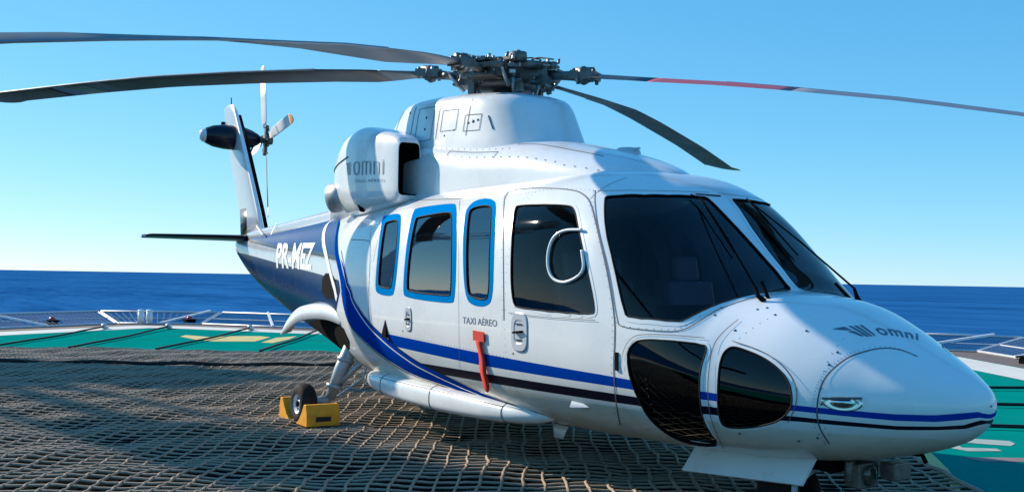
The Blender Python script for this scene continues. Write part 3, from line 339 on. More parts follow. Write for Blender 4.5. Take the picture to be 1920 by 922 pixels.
def body_mesh(name,ops,mats,off=0,default=0,parent=None,srange=None,only=None):
    """ops: list of (field, material index or None for a hole); later ops win. only: keep field>0"""
    MI=np.full((NI-1,NJ-1),default,int); mixed={}
    if srange: 
        sm=(S[:-1]<srange[0])|(S[1:]>srange[1]); MI[sm,:]=-1
    allops=list(ops)
    if only is not None: allops=[(-only,None)]+allops
    for F,mi in allops:
        mi=-1 if mi is None else mi
        c=np.stack([F[:-1,:-1],F[1:,:-1],F[1:,1:],F[:-1,1:]]); allin=(c>0).all(0); anyin=(c>0).any(0)
        for ij in [k for k in mixed if anyin[k]]:
            new=[]
            for pl,m in mixed[ij]:
                a=clip(pl,F,1);b=clip(pl,F,-1)
                if a and mi>=0 and m>=0: new.append((a,mi))
                if b and m>=0: new.append((b,m))
            mixed[ij]=new
        MI[allin&(MI>=0)]=mi
        for i,j in zip(*np.where(anyin&~allin&(MI>=0))):
            if (i,j) in mixed: continue
            m=MI[i,j]; q=[(i,j),(i+1,j),(i+1,j+1),(i,j+1)]; a=clip(q,F,1);b=clip(q,F,-1);L=[]
            if a and mi>=0: L.append((a,mi))
            if b: L.append((b,m))
            mixed[(i,j)]=L
    for ij in mixed: MI[ij]=-1
    V={};vl=[];F_=[];ml=[]
    def vid(u,v):
        k=(round(u*500),round(v*500))
        if k not in V: V[k]=len(vl); vl.append((u,v))
        return V[k]
    for i,j in zip(*np.where(MI>=0)):
        F_.append((vid(i,j),vid(i+1,j),vid(i+1,j+1),vid(i,j+1))); ml.append(MI[i,j])
    for L in mixed.values():
        for pl,m in L:
            f=[];[f.append(x) for x in (vid(*p) for p in pl) if x not in f]
            if len(f)>=3: F_.append(tuple(f)); ml.append(m)
    if not vl: return None
    uv=np.array(vl); i=np.minimum(uv[:,0].astype(int),NI-2); j=np.minimum(uv[:,1].astype(int),NJ-2); a=(uv[:,0]-i)[:,None]; b=(uv[:,1]-j)[:,None]
    def bl(G): return (G[i,j]*(1-a)+G[i+1,j]*a)*(1-b)+(G[i,j+1]*(1-a)+G[i+1,j+1]*a)*b
    N=bl(NRM); N/=np.linalg.norm(N,axis=1)[:,None]+1e-9; VV=bl(P)+N*off
    me=bpy.data.meshes.new(name); me.from_pydata([tuple(x) for x in VV.tolist()],[],F_)
    for m in mats: me.materials.append(MT[m])
    me.polygons.foreach_set('material_index',ml); me.polygons.foreach_set('use_smooth',[True]*len(F_))
    me.update()
    # orientation
    f0=me.polygons[len(F_)//2]
    vn=N[f0.vertices[0]]
    if Vector(vn).dot(f0.normal)<0: me.flip_normals()
    me.normals_split_custom_set_from_vertices([tuple(x) for x in N.tolist()])
    o=bpy.data.objects.new(name,me); link(o,parent); return o
def on_surf(s,ph,off=0,side=1):
    p=surf(s,ph); e=1e-3
    n=np.cross(surf(s+e,ph)-p,surf(s,ph+e)-p); n/=np.linalg.norm(n)+1e-12
    if n@(p-np.array([p[0],0,1.2 if s>1.6 else .86]))<0: n=-n
    q=p+n*off
    if side<0: q=q*np.array([1,-1,1]); n=n*np.array([1,-1,1])
    return Vector(q),Vector(n)
def ribbon(mb,pts,wd,off=.0012,side=1,mi=0):
    q=densify(pts,False,.02); A=[on_surf(a,b,off,side) for a,b in q]; V=[];F=[]
    for k,(p,n) in enumerate(A):
        t=(A[min(k+1,len(A)-1)][0]-A[max(k-1,0)][0]).normalized(); x=n.cross(t).normalized()*wd/2; V+=[p-x,p+x]
        if k: F.append((2*k-2,2*k-1,2*k+1,2*k))
    mb.add(V,F,mi)
def text_pts(txt,shear=0,bold=0,spacing=1):
    cu=bpy.data.curves.new('t','FONT'); cu.body=txt; cu.size=1; cu.shear=shear; cu.offset=bold; cu.space_character=spacing; cu.resolution_u=3
    o=bpy.data.objects.new('t',cu); COL.objects.link(o); dg=bpy.context.evaluated_depsgraph_get(); me=bpy.data.meshes.new_from_object(o.evaluated_get(dg))
    V=np.array([v.co[:2] for v in me.vertices]); F=[tuple(p.vertices) for p in me.polygons]
    bpy.data.objects.remove(o); bpy.data.curves.remove(cu); bpy.data.meshes.remove(me)
    mn,mx=V.min(0),V.max(0); V=(V-mn)/(mx-mn); return V,F
def decal(name,V,F,quad,fn,mt,parent,off=.002):
    """V in unit square (0,0)=bottom-left; quad = TL,TR,BR,BL in surface parameters"""
    TL,TR,BR,BL=[np.array(q) for q in quad]; out=[]
    bm=bmesh.new(); vs=[bm.verts.new((x,y,0)) for x,y in V]
    for f in F:
        try: bm.faces.new([vs[i] for i in f])
        except ValueError: pass
    for k in range(1,24): bmesh.ops.bisect_plane(bm,geom=bm.verts[:]+bm.edges[:]+bm.faces[:],plane_co=(k/24,0,0),plane_no=(1,0,0))
    for k in range(1,6): bmesh.ops.bisect_plane(bm,geom=bm.verts[:]+bm.edges[:]+bm.faces[:],plane_co=(0,k/6,0),plane_no=(0,1,0))
    bm.verts.index_update(); V=[v.co[:2] for v in bm.verts]; F=[tuple(v.index for v in f.verts) for f in bm.faces]; bm.free()
    for x,y in V:
        q=(BL*(1-x)+BR*x)*(1-y)+(TL*(1-x)+TR*x)*y; out.append(fn(q[0],q[1],off))
    mb=MB(); mb.add(out,F,0,True); return mb.build(name,mt,parent)
def loft_fn(T,power=None):
    """T rows: s, zb, zt, yc, hw, exponent"""
    T=np.array(T,float)
    def f(s,ph):
        zb,zt,yc,hw,n=[pchip(T[:,0],T[:,i],s) for i in range(1,6)]
        c=np.cos(ph);sn=np.sin(ph); y=yc-hw*np.sign(c)*np.abs(c)**(2/n); z=(zb+zt)/2+(zt-zb)/2*np.sign(sn)*np.abs(sn)**(2/n)
        return np.stack(np.broadcast_arrays(-s,y,z),-1)
    return f
def loft(mb,fn,s0,s1,ns=60,nph=64,mi=0,cap0=False,cap1=False,mir=1):
    ss=np.linspace(s0,s1,ns); pp=np.linspace(-math.pi,math.pi,nph+1)[:-1]
    G=fn(ss[:,None]*np.ones(nph),np.ones(ns)[:,None]*pp[None,:])*np.array([1,mir,1])
    V=G.reshape(-1,3); F=[(i*nph+k,i*nph+(k+1)%nph,(i+1)*nph+(k+1)%nph,(i+1)*nph+k) for i in range(ns-1) for k in range(nph)]
    if cap0: F.append(tuple(range(nph)))
    if cap1: F.append(tuple((ns-1)*nph+k for k in range(nph)))
    mb.add(V,F,mi,True)
# ================================================================ SETTING
UA=Vector((-.8387,.5446,0)); VA=Vector((.5446,.8387,0))      # the net's two directions
def uv(u,v,z=0): p=UA*u+VA*v; return Vector((p.x,p.y,z))
o=MB(); nseg=96
V=[(0,0,0)]+[(60000*math.cos(2*math.pi*k/nseg),60000*math.sin(2*math.pi*k/nseg),0) for k in range(nseg)]
o.add(V,[(0,k+1,(k+1)%nseg+1) for k in range(nseg)],0,False); sea=o.build('sea',['sea']); sea.location=(0,0,-22); tag(sea,kind='structure')
DP=[(-11,-16.5),(13.5,-16.5),(18.5,-14.6),(22.3,-12.9),(22.6,-11.6),(21.0,-7.3),(18.9,2.0),(17.0,6.5),(-11,6.5)]
def inset(poly,d):
    n=len(poly);out=[]
    for i in range(n):
        a,b,c=[Vector(poly[(i+k)%n]) for k in(-1,0,1)]; e1=(b-a).normalized();e2=(c-b).normalized()
        n1=Vector((-e1.y,e1.x));n2=Vector((-e2.y,e2.x)); m=(n1+n2); m=m/(1+n1.dot(n2)); out.append(b+m*d)
    return out
def area(p): return sum(p[i][0]*p[(i+1)%len(p)][1]-p[(i+1)%len(p)][0]*p[i][1] for i in range(len(p)))
SG=1 if area(DP)>0 else -1
def flat(name,poly,z,m,zb=None,label=None,cat=None,**k):
    n=len(poly);V=[uv(a,b,z) for a,b in poly];F=[tuple(range(n))]
    if zb is not None:
        V+=[uv(a,b,zb) for a,b in poly];F+=[(i,(i+1)%n,n+(i+1)%n,n+i) for i in range(n)]+[tuple(range(n,2*n))]
    mb=MB();mb.add(V,F,0,False);o=mb.build(name,[m]);tag(o,label,cat,**k);return o
def band(name,poly,d0,d1,z,m,**k):
    a=inset(poly,SG*d0);b=inset(poly,SG*d1);n=len(poly);V=[uv(*p,z) for p in a]+[uv(*p,z) for p in b]
    mb=MB();mb.add(V,[(i,(i+1)%n,n+(i+1)%n,n+i) for i in range(n)],0,False);o=mb.build(name,[m]);tag(o,**k);return o
flat('helideck',DP,0,'deck',-.45,kind='structure')
band('perimeter_line',DP,.06,1.15,.004,'linew',kind='structure')
# brown steel gutter outside the painted line
g0=inset(DP,SG*-.02);g1=inset(DP,SG*-1.25);mb=MB();n=len(DP)
V=[uv(*p,.0) for p in g0]+[uv(*p,-.02) for p in g1]+[uv(*p,-.35) for p in g1];F=[]
for i in range(n): j=(i+1)%n; F+=[(i,j,n+j,n+i),(n+i,n+j,2*n+j,2*n+i)]
mb.add(V,F,0,False);tag(mb.build('deck_gutter',['rust']),kind='structure')
# landing area under the net, coloured dark all over, and its yellow arc
NU0,NU1,NV0,NV1=-1.6,13.55,-14.2,.86
flat('landing_surface',[(NU0-1.2,NV0),(NU1,NV0),(NU1,NV1),(NU0-1.2,NV1)],.004,'undernet',kind='structure')
def ground_poly(name,pts,z,m,lab=None):
    mb=MB();mb.add([(x,y,z) for x,y in pts],[tuple(range(len(pts)))],0,False);o=mb.build(name,[m]);tag(o,kind='structure');return o
ground_poly('landing_circle_mark',[[-2.95, 3.19], [-2.74, 3.21], [-2.49, 2.98], [-2.24, 2.73], [-1.89, 2.37], [-1.49, 1.92], [-1.14, 1.44], [-1.17, 1.39], [-1.62, 1.98], [-2.01, 2.28], [-2.51, 2.8], [-2.85, 2.99]],0.008,'yellow')
ground_poly('deck_marking',[[-2.89, 3.95], [-2.87, 4.07], [-2.75, 4.17], [-2.59, 4.29], [-2.47, 4.18], [-2.41, 4.02], [-2.57, 3.9], [-2.77, 3.77]],0.004,'mark')
ground_poly('deck_marking',[[-2.68, 3.4], [-2.79, 3.72], [-2.56, 3.52], [-2.38, 3.75], [-2.27, 3.67], [-2.41, 3.38]],0.004,'mark')
ground_poly('deck_marking',[[-2.24, 3.06], [-1.88, 3.66], [-1.77, 3.48], [-2.04, 3.01]],0.004,'pinkl')
ground_poly('deck_marking',[[-20.58, 1.25], [-21.16, 1.52], [-20.2, 1.87], [-20.5, 2.32], [-20.32, 2.99], [-19.86, 3.1], [-18.5, 2.29], [-18.75, 1.45], [-19.36, 1.29]],0.0045,'yellow')
ground_poly('deck_marking',[[-18.13, 2.3], [-19.63, 3.15], [-20.09, 3.82], [-19.0, 3.23], [-17.9, 2.47]],0.0045,'yellow')
# ---------------- safety net round the deck: one bay per panel
def panel(a,b,oa,ob,k):
    a,b,oa,ob=[Vector(q) for q in (a,b,oa,ob)];base=(a+b)/2;root=empty('safety_net_panel',base)
    def A(t,d,z0=.03,z1=.30):      # t along the bay, d outwards (0..1)
        p=(a.lerp(b,t)).lerp(oa.lerp(ob,t),d);p.z=z0+(z1-z0)*d-.02;return p-base
    g=.012;mb=MB();mb.tube([A(g,1),A(1-g,1)],.035,8);mb.tube([A(g,.0),A(1-g,.0)],.03,8);mb.tube([A(g,0),A(g,1)],.022,6);mb.tube([A(1-g,0),A(1-g,1)],.022,6)
    mb.tube([A(g,.45),A(1-g,.45)],.02,6)
    mb.build('net_frame',['galv'],root)
    mb=MB();L=(b-a).length;nn=int(L/.13)
    for i in range(1,nn): mb.tube([A(i/nn,0),A(i/nn,1)],.0055,3,cap=False)
    for d in np.arange(.07,.97,.08): mb.tube([A(g,d),A(1-g,d)],.0055,3,cap=False)
    mb.build('wire_mesh',['mesh'],root)
    mb=MB();s_=1 if k%2 else -1;mb.bar(A(.5,-.05)+Vector((0,0,.03)),A(.5+s_*.9/L,1)+Vector((0,0,.05)),.06,.05);mb.build('brace',['whitesteel'],root)
    return root
pans=[]
IN=inset(DP,SG*-1.1);OU=inset(DP,SG*-2.6);bays=[]
for i in range(1,8):
    a,b,c,d=uv(*IN[i]),uv(*IN[i+1]),uv(*OU[i]),uv(*OU[i+1]);L=(b-a).length;m=max(1,round(L/3.6))
    for k in range(m):
        if i==7 and k>=4: break
        bays.append((panel(a.lerp(b,k/m),a.lerp(b,(k+1)/m),c.lerp(d,k/m),c.lerp(d,(k+1)/m),k+i),i,k))
ORD=['first','second','third','fourth','fifth','sixth','seventh','eighth','ninth','tenth','eleventh','twelfth','thirteenth','fourteenth','fifteenth','sixteenth','seventeenth','eighteenth','nineteenth','twentieth']
for q,(p_,i,k) in enumerate(bays):
    lab='low steel safety net bay on the deck edge, %s counting from the far left'%ORD[q] if i<6 else 'low steel safety net bay right of the nose, %s counting from the nearest'%ORD[len(bays)-1-q]
    tag(p_,lab,'safety net',group='safety net bays round the deck edge')
# ---------------------------------------------------------------- rope net
def net():
    rs=np.random.RandomState(3)
    G1=rs.normal(0,1,(60,60));
    def vn(u,v,f,k):
        x=(u+20)*f%59;y=(v+20)*f%59;i=np.floor(x).astype(int);j=np.floor(y).astype(int);a=x-i;b=y-j;a=a*a*(3-2*a);b=b*b*(3-2*b);g=np.roll(G1,k*7,axis=0)
        return (g[i%60,j%60]*(1-a)+g[(i+1)%60,j%60]*a)*(1-b)+(g[i%60,(j+1)%60]*(1-a)+g[(i+1)%60,(j+1)%60]*a)*b
    def D2(u,v):
        dx=.021*vn(u,v*.35,1.1,0)+.014*vn(u,v*.5,3.1,1)+.005*vn(u,v,6.3,2)
        dy=.014*vn(u*.4,v,.8,3)+.008*vn(u,v,2.7,4)
        return dx,dy
    def Z(u,v): return .022+.012*np.sin(2.3*u+1.7*v)+.009*np.sin(5.1*u-3.2*v)+.006*np.sin(9*v)
    dv,du=.150,.142
    us=np.arange(NU0,NU1,du);vs=np.arange(NV0,NV1,dv)
    VV=[];FF=[]
    def rope(uu,vv,r,wob):
        x,y=D2(uu,vv); z=Z(uu,vv)+wob
        U=uu+y;Vv=vv+x
        p=np.stack([UA.x*U+VA.x*Vv,UA.y*U+VA.y*Vv,z],1)
        t=np.gradient(p,axis=0);t/=np.linalg.norm(t,axis=1)[:,None]
        side=np.cross(t,[0,0,1]);side/=np.linalg.norm(side,axis=1)[:,None];upn=np.cross(side,t)
        b=sum(len(q) for q in VV);n=5;R_=[]
        for k in range(n):
            a=2*math.pi*k/n+.3; R_.append(p+(side*math.cos(a)+upn*math.sin(a))*r[:,None])
        G=np.stack(R_,1).reshape(-1,3);VV.append(G);m=len(p)
        i=np.arange(m-1)[:,None]*n;k=np.arange(n)[None,:];k2=(k+1)%n
        FF.append((b+np.stack([i+k,i+k2,i+n+k2,i+n+k],-1)).reshape(-1,4))
    for v in vs:
        uu=np.arange(NU0,NU1+.01,du/4);ph=np.arange(len(uu))%4
        r=.0115*(1+.35*(ph==0));rope(uu,np.full(len(uu),v),r*rs.uniform(.93,1.07),np.where(ph==0,.004,0)+rs.normal(0,.0015,len(uu)))
    for u in us:
        vv=np.arange(NV0,vs[-1]+.01,dv/3)
        rope(np.full(len(vv),u),vv,np.full(len(vv),.0105)*rs.uniform(.93,1.07),rs.normal(0,.0015,len(vv)))
    V=np.concatenate(VV);F=np.concatenate(FF)
    me=bpy.data.meshes.new('landing_net');me.vertices.add(len(V));me.vertices.foreach_set('co',V.ravel());me.loops.add(F.size);me.loops.foreach_set('vertex_index',F.ravel())
    me.polygons.add(len(F));me.polygons.foreach_set('loop_start',np.arange(0,F.size,4));me.polygons.foreach_set('loop_total',np.full(len(F),4));me.polygons.foreach_set('use_smooth',np.ones(len(F),bool));me.update(calc_edges=True);me.materials.append(MT['rope'])
    root=bpy.data.objects.new('landing_net',me);link(root)
    mb=MB()
    for a,b in (((NU1,NV0),(NU1,vs[-1])),((NU0,vs[-1]),(NU1,vs[-1]))):
        pts=[]
        for t in np.linspace(0,1,90):
            u=a[0]+(b[0]-a[0])*t;v=a[1]+(b[1]-a[1])*t;x,y=D2(u,v);pts.append(uv(u+y,v+x,Z(u,v)+.006))
        mb.tube(pts,.02,6)
    mb.build('border_rope',['rope'],root)
    tag(root,'wide knotted grey rope landing net spread over the helideck under the helicopter','rope net')
net()
def lashing(a,b,label,sag=.02,z0=.03,z1=.05,wob=.03):
    root=empty('lashing_rope',a);A=Vector((0,0,0));B=Vector(b)-Vector(a);pts=[]
    e=B.normalized();nr=Vector((-e.y,e.x,0))
    for t in np.linspace(0,1,30):
        p=A.lerp(B,t);p.z=z0+(z1-z0)*t-sag*math.sin(math.pi*t)+.02;p+=nr*wob*math.sin(t*9)*math.sin(math.pi*t);pts.append(p)
    mb=MB();mb.tube(pts,.022,6);mb.build('rope',['strap'],root)
    mb=MB();mb.lathe([(0,-.05),(.06,-.05),(.07,0),(.06,.05),(0,.05)],B+Vector((0,0,z1+.03)),(e.y,-e.x,.2),12);mb.bar(B+Vector((0,0,.02)),B+e*.25+Vector((0,0,.05)),.09,.07);mb.build('tensioner',['galv'],root)
    tag(root,label,'rope',group='black lashing ropes tying the net to the deck edge')
words=['first','second','third','fourth','fifth','sixth','seventh']
for k,(va,vb) in enumerate(((-12.1,-12.9),(-10.7,-11.5),(-9.1,-9.4),(-7.2,-7.6),(-5.2,-5.4))):
    lashing(uv(13.5,va),uv(21.0 if k else 20.4,vb),'black lashing rope from the far net edge over green deck, %s from the left'%words[k])
for k,u in enumerate((9.3,7.3,5.3)):
    lashing(uv(u,.85),uv(u-.1,6.0),'black lashing rope on the green deck right of the nose, %s from the far end'%words[k])
r_=empty('cargo_strap',uv(10.2,-13.5))
mb=MB();mb.tube([uv(10.2+.5*t+.05*math.sin(t*23),-13.5+8.3*t,.055+.012*math.sin(t*37))-uv(10.2,-13.5) for t in np.linspace(0,1,60)],.03,6);mb.build('webbing',['strap'],r_)
mb=MB();e=uv(10.72,-5.15,.09)-uv(10.2,-13.5);mb.lathe([(0,-.06),(.09,-.06),(.1,0),(.09,.06),(0,.06)],e,(.6,-.8,0),14);mb.bar(e,e+Vector((-.1,-.45,-.03)),.08,.05);mb.build('ratchet',['strap'],r_)
tag(r_,'long black strap lying across the rope net towards the main wheel','strap')
# deck lights and posts at the edge
def dlight(p,label):
    r=empty('deck_light',p);mb=MB();mb.box((0,0,.06),(.34,.26,.12));mb.box((0,0,.14),(.42,.3,.03));mb.build('housing',['bay'],r)
    mb=MB();mb.lathe([(.0,.24),(.05,.23),(.085,.19),(.09,.15),(.09,.13)],(0,0,0),(0,0,1),16);mb.build('lens',['redlens'],r);tag(r,label,'deck light',group='perimeter lights along the deck edge')
dlight((-26.6,-.55,-.02),'black deck edge light with red lens left of the twin white posts')
dlight((-26.6,3.05,-.02),'black deck edge light with red lens right of the twin white posts')
dlight((-8.2,13.9,-.02),'black deck edge light with red lens on the right, beyond the nose')
def wpost(p,label):
    r=empty('white_post',p);mb=MB();mb.tube([(0,0,0),(0,0,.40)],.085,14);mb.build('post',['whitesteel'],r)
    mb=MB();mb.lathe([(.0,.43),(.06,.425),(.095,.40),(.095,.37)],(0,0,0),(0,0,1),16);mb.build('cap',['whitesteel'],r);tag(r,label,'post',group='twin white posts at the deck edge')
wpost((-26.75,1.75,-.03),'short white round post at the far deck edge, left one of the pair')
wpost((-26.75,1.98,-.03),'short white round post at the far deck edge, right one of the pair')
# ================================================================ HELICOPTER
H=empty('helicopter',(-4.74,0,0)); tag(H,'white helicopter with royal blue and black stripes parked on the rope net','helicopter')
HI=Matrix.Translation((4.74,0,0)); H.matrix_world=Matrix.Translation((-4.74,0,0))
class PB(MB):
    """builds a part of the helicopter: vertices given in world coordinates"""
    def build(s,name,mats,parent=None,**k):
        s.v=[(x+4.74,y,z) for x,y,z in s.v]; return MB.build(s,name,mats,parent or H,**k)
def reb(o):
    if o is None: return o
    me=o.data; me.transform(HI); o.parent=H; return o
def field_zs(zlo,zhi,s0=-1,s1=99):
    Zc=P[...,2]; SS=S[:,None]*np.ones(NJ); f=np.minimum(Zc-zlo(SS),zhi(SS)-Zc)
    f=np.minimum(f,np.minimum(SS-s0,s1-SS)); return f
def tabf(t):
    t=np.array(t); return lambda s: np.interp(s,t[:,0],t[:,1])
K=D
F_win={k:sdf_poly(K[k]) for k in ('cockpit','cab1o','cab1i','cab2o','cab2i','cab3o','cab3i','chinA','chinB','swoosh','bayhole','gearbay','screen')}
blue=field_zs(tabf([(0,.775),(.02,.785),(.07,.772),(.15,.757),(.3,.752),(.7,.766),(1.2,.780),(2,.795),(3.4,.808),(4.85,.855)]),tabf([(0,.80),(.02,.815),(.07,.806),(.15,.792),(.3,.786),(.7,.797),(1.2,.825),(2,.860),(3.4,.9005),(4.85,.952)]),-1,4.9)
blk=field_zs(tabf([(0,.735),(.02,.752),(.07,.725),(.15,.714),(.3,.703),(.7,.710),(1.2,.698),(2,.690),(3.4,.681),(4.3,.678)]),tabf([(0,.755),(.02,.772),(.07,.745),(.15,.733),(.3,.724),(.7,.736),(1.2,.744),(2,.749),(3.4,.749),(4.3,.746)]),-1,4.35)
Zg=P[...,2];Sg=S[:,None]*np.ones(NJ)
tb=tabf([(6.2,1.60),(7,1.654),(9.57,1.778),(10.47,1.846),(11.73,1.95),(12.4,1.99)]);tn=tabf([(6.2,1.40),(7.04,1.448),(8.44,1.512),(9.7,1.595),(11.47,1.728),(12.4,1.78)])
aft=Sg-np.interp(Zg,[.6,1.0,1.3,1.5,1.76,2.0,2.2],[6.9,6.35,6.12,6.25,6.55,7.0,7.4])
topz=np.interp(Sg,[6,7,12.4],[2.12,2.09,1.96])
silv=np.minimum(aft,np.minimum(Zg-tn(Sg),tb(Sg)-.02-Zg)); skyf=np.minimum(aft,np.minimum(Zg-tb(Sg),topz-Zg)); navy=np.minimum(aft,np.minimum(tn(Sg)-Zg,Zg-np.interp(Sg,[6,7,9,12.4],[.55,.58,.74,1.50]))); tline=np.minimum(aft,np.minimum(Zg-(tb(Sg)-.022),tb(Sg)+.022-Zg))
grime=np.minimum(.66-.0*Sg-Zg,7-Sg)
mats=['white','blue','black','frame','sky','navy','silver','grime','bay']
holes=[(F_win[k],None) for k in ('cockpit','cab1i','cab2i','cab3i','chinA','chinB','screen')]
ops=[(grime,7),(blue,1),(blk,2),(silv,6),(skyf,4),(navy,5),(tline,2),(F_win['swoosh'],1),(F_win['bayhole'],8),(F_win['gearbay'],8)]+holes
body=reb(body_mesh('fuselage',ops,mats))
lin=reb(body_mesh('cabin_lining',holes,['greytrim'],off=-.03,srange=(.75,6.1)))
def glass(k,nm,mt,off=-.006,grow=.004):
    return reb(body_mesh(nm,[],[mt],off=off,only=F_win[k]+grow))
def split_sides(o,name):
    """separate the starboard and the port pane into two parts"""
    out=[]
    for sgn in (-1,1):
        c=o.copy();c.data=o.data.copy();c.name=name;COL.objects.link(c);c.parent=H
        bm=bmesh.new();bm.from_mesh(c.data);bmesh.ops.delete(bm,geom=[f for f in bm.faces if f.calc_center_median().y*sgn<0],context='FACES');bm.to_mesh(c.data);bm.free();out.append(c)
    bpy.data.objects.remove(o);return out
for k,nm,mt in (('screen','windscreen','screen'),('cockpit','cockpit_window','cpglass'),('cab1i','cabin_window','cabglass'),('cab2i','cabin_window','cabglass'),('cab3i','cabin_window','cabglass'),('chinA','chin_window','chin'),('chinB','chin_window','chin')):
    gl=split_sides(glass(k,nm,mt),nm)
    if k.startswith('cab'): fr=body_mesh('window_frame',[],['frame'],off=.0025,only=np.minimum(F_win[k[:4]+'o'],-F_win[k]))
    else: fr=body_mesh('window_frame',[(blue,1),(blk,2)],mats,off=.002,only=np.minimum(F_win[k]+{'cockpit':.026,'screen':.032}.get(k,.024),-F_win[k]))
    for gg,pp in zip(split_sides(reb(fr),'window_frame'),gl): gg.parent=pp
    for sd_,pp in ((1,gl[0]),(-1,gl[1])):
        mb=PB();pts=[on_surf(a,b,.001,sd_)[0] for a,b in densify(K[k],True,.02)];pts+=pts[:2];mb.tube(pts,.0065 if k.startswith('cab') else .0050,8,cap=False)
        if k.startswith('cab'):
            pts=[on_surf(a,b,.000,sd_)[0] for a,b in densify(K[k[:4]+'o'],True,.02)];pts+=pts[:2];mb.tube(pts,.003,6,1,cap=False)
        mb.build('rubber_seal',['rubber','frame'],pp)
# white stripes carried over the chin window frames
# panel seams
mb=PB()
def mline(k,wd=.006,off=.0015,m=mb,mi=0,sides=(1,-1)):
    for sd_ in sides: ribbon(m,K[k],wd,off,sd_,mi)
for k,wd in (('L_door',.009),('L_scrL',.006),('L_scrT',.004),('L_chinL',.005),('L_chinR',.005),('L_radome',.008),('L_cab',.008),('L_cabv',.003),('L_cabm',.003),('L_bag',.006),('L_under',.004),('L_chinO',.004)): mline(k,wd,.0085 if 'chin' in k or k=='L_under' else .0025)
for a,b in K['P_dots']:
    for sd_ in (1,-1):
        p,n=on_surf(a,b,.002,sd_); mb.lathe([(.0,.001),(.007,.001),(.008,-.003)],p,n,10)
rs=random.Random(4)
for k in ('L_door','L_radome','L_scrL'):        # rivets beside the seams
    q=densify(K[k],False,.045)
    for a,b in q:
        p,n=on_surf(a+.02,b,.001,1); mb.lathe([(0,.0012),(.0022,.001),(.0025,-.001)],p,n,6)
mb.build('panel_seams',['seam']);mb=PB()
def rivrow(a0,b0,a1,b1,st=.045):
    p0=on_surf(a0,b0)[0];p1=on_surf(a1,b1)[0];n=max(2,int((p1-p0).length/st))
    for k in range(n+1):
        f_=k/n;p,nn=on_surf(a0+(a1-a0)*f_,b0+(b1-b0)*f_,.0006,1);mb.lathe([(0,.0012),(.0028,.0009),(.0032,-.001)],p,nn,5)
for row in ((5.28,.9,5.28,-.5),(6.02,.5,5.8,-.2),(3.02,.9,3.0,-.6),(2.3,.9,5.2,.78),(2.0,-.95,5.0,-.95),(1.62,-.1,1.60,-.9),(1.0,.9,1.15,.2),(.62,.9,.60,-.5),(3.0,-.22,5.1,-.17),(7.6,.8,11,.9),(7.4,-.2,11.2,-.3),(8.6,.9,8.6,-.8),(9.8,.9,9.8,-.8),(10.8,.9,10.8,-.8)): rivrow(*row)
for a0,b0,a1,b1 in ((8.6,1.1,8.6,-1.0),(9.8,1.1,9.8,-1.0),(10.8,1.1,10.8,-1.0),(2.32,1.2,2.36,.8),(5.24,.8,5.24,.2)):
    mb2=PB();ribbon(mb2,[(a0+(a1-a0)*t_,b0+(b1-b0)*t_) for t_ in np.linspace(0,1,12)],.004,.0015,1);mb2.build('panel_joint',['seam'])
tag(mb.build('rivets',['seam']),kind='stuff')
mb=PB()
for k in ('L_swu','L_swl'): mline(k,.013,.002,mb,0)
for k in ('L_swu2','L_swl2'): mline(k,.013,.002,mb,1)
mline('L_arch',.07,.004,mb,1)
mb.build('pinstripes',['black','lwhite'])
# lettering
def fnS(a,b,off): return on_surf(a,b,off,1)[0]+Vector((4.74,0,0))
def fnz(s,z,off,side=1): return on_surf(s,inv_z(s,z),off,side)[0]+Vector((4.74,0,0))
def fnzP(s,z,off): return fnz(s,z,off,-1)
def fny(s,y,off): return on_surf(s,inv_y(s,y),off,1)[0]+Vector((4.74,0,0))
def fnP(a,b,off): return on_surf(a,b,off,-1)[0]+Vector((4.74,0,0))
def q3(k): return [(float(-P3[0]),float(P3[2])) for P3 in (surf(a,b) for a,b in K[k])]
V,F=text_pts('TAXI AÉREO');c=q3('P_taxi'); decal('lettering',V,F,c,fnz,'letter',H); decal('lettering',V,F,[c[1],c[0],c[3],c[2]],fnzP,'letter',H)
V,F=text_pts('PR-MEZ',bold=.03);c=q3('P_reg'); decal('registration',V,F,c,fnz,'lwhite',H,off=.004); decal('registration',V,F,[c[1],c[0],c[3],c[2]],fnzP,'lwhite',H,off=.004)
def wing():
    # slanted bars that shorten to the right after a long thin tip
    V=[];F=[]
    bars=[[(0,1),(.30,.98),(.34,.62),(.14,.78)],[(.19,.60),(.35,.56),(.42,.10),(.33,.12)],[(.40,.98),(.47,.98),(.55,.05),(.46,.05)],[(.53,.98),(.60,.98),(.66,.05),(.59,.05)],[(.67,.98),(.74,.98),(.79,.1),(.72,.1)]]
    for b in bars:
        k=len(V)
        V+=b;F.append((k,k+1,k+2,k+3))
    return np.array(V),F
def sub(V,x0,x1,y0=0,y1=1): return np.stack([x0+V[:,0]*(x1-x0),y0+V[:,1]*(y1-y0)],1)
def logo(quad,fn,mt,name='logo',off=.002):
    Vw,Fw=wing();Vt,Ft=text_pts('omni',bold=.012,spacing=1.1)
    V=np.concatenate([sub(Vw,0,.46),sub(Vt,.44,1,.12,.98)]);F=Fw+[tuple(len(Vw)+i for i in f) for f in Ft]
    # densify the wing quads is not needed: they are small
    return decal(name,V,F,quad,fn,mt,H,off)
cc=[(float(-P3[0]),float(P3[1])) for P3 in (surf(a,b) for a,b in K['P_omni'])]; logo(cc,fny,'letter',off=.0025)
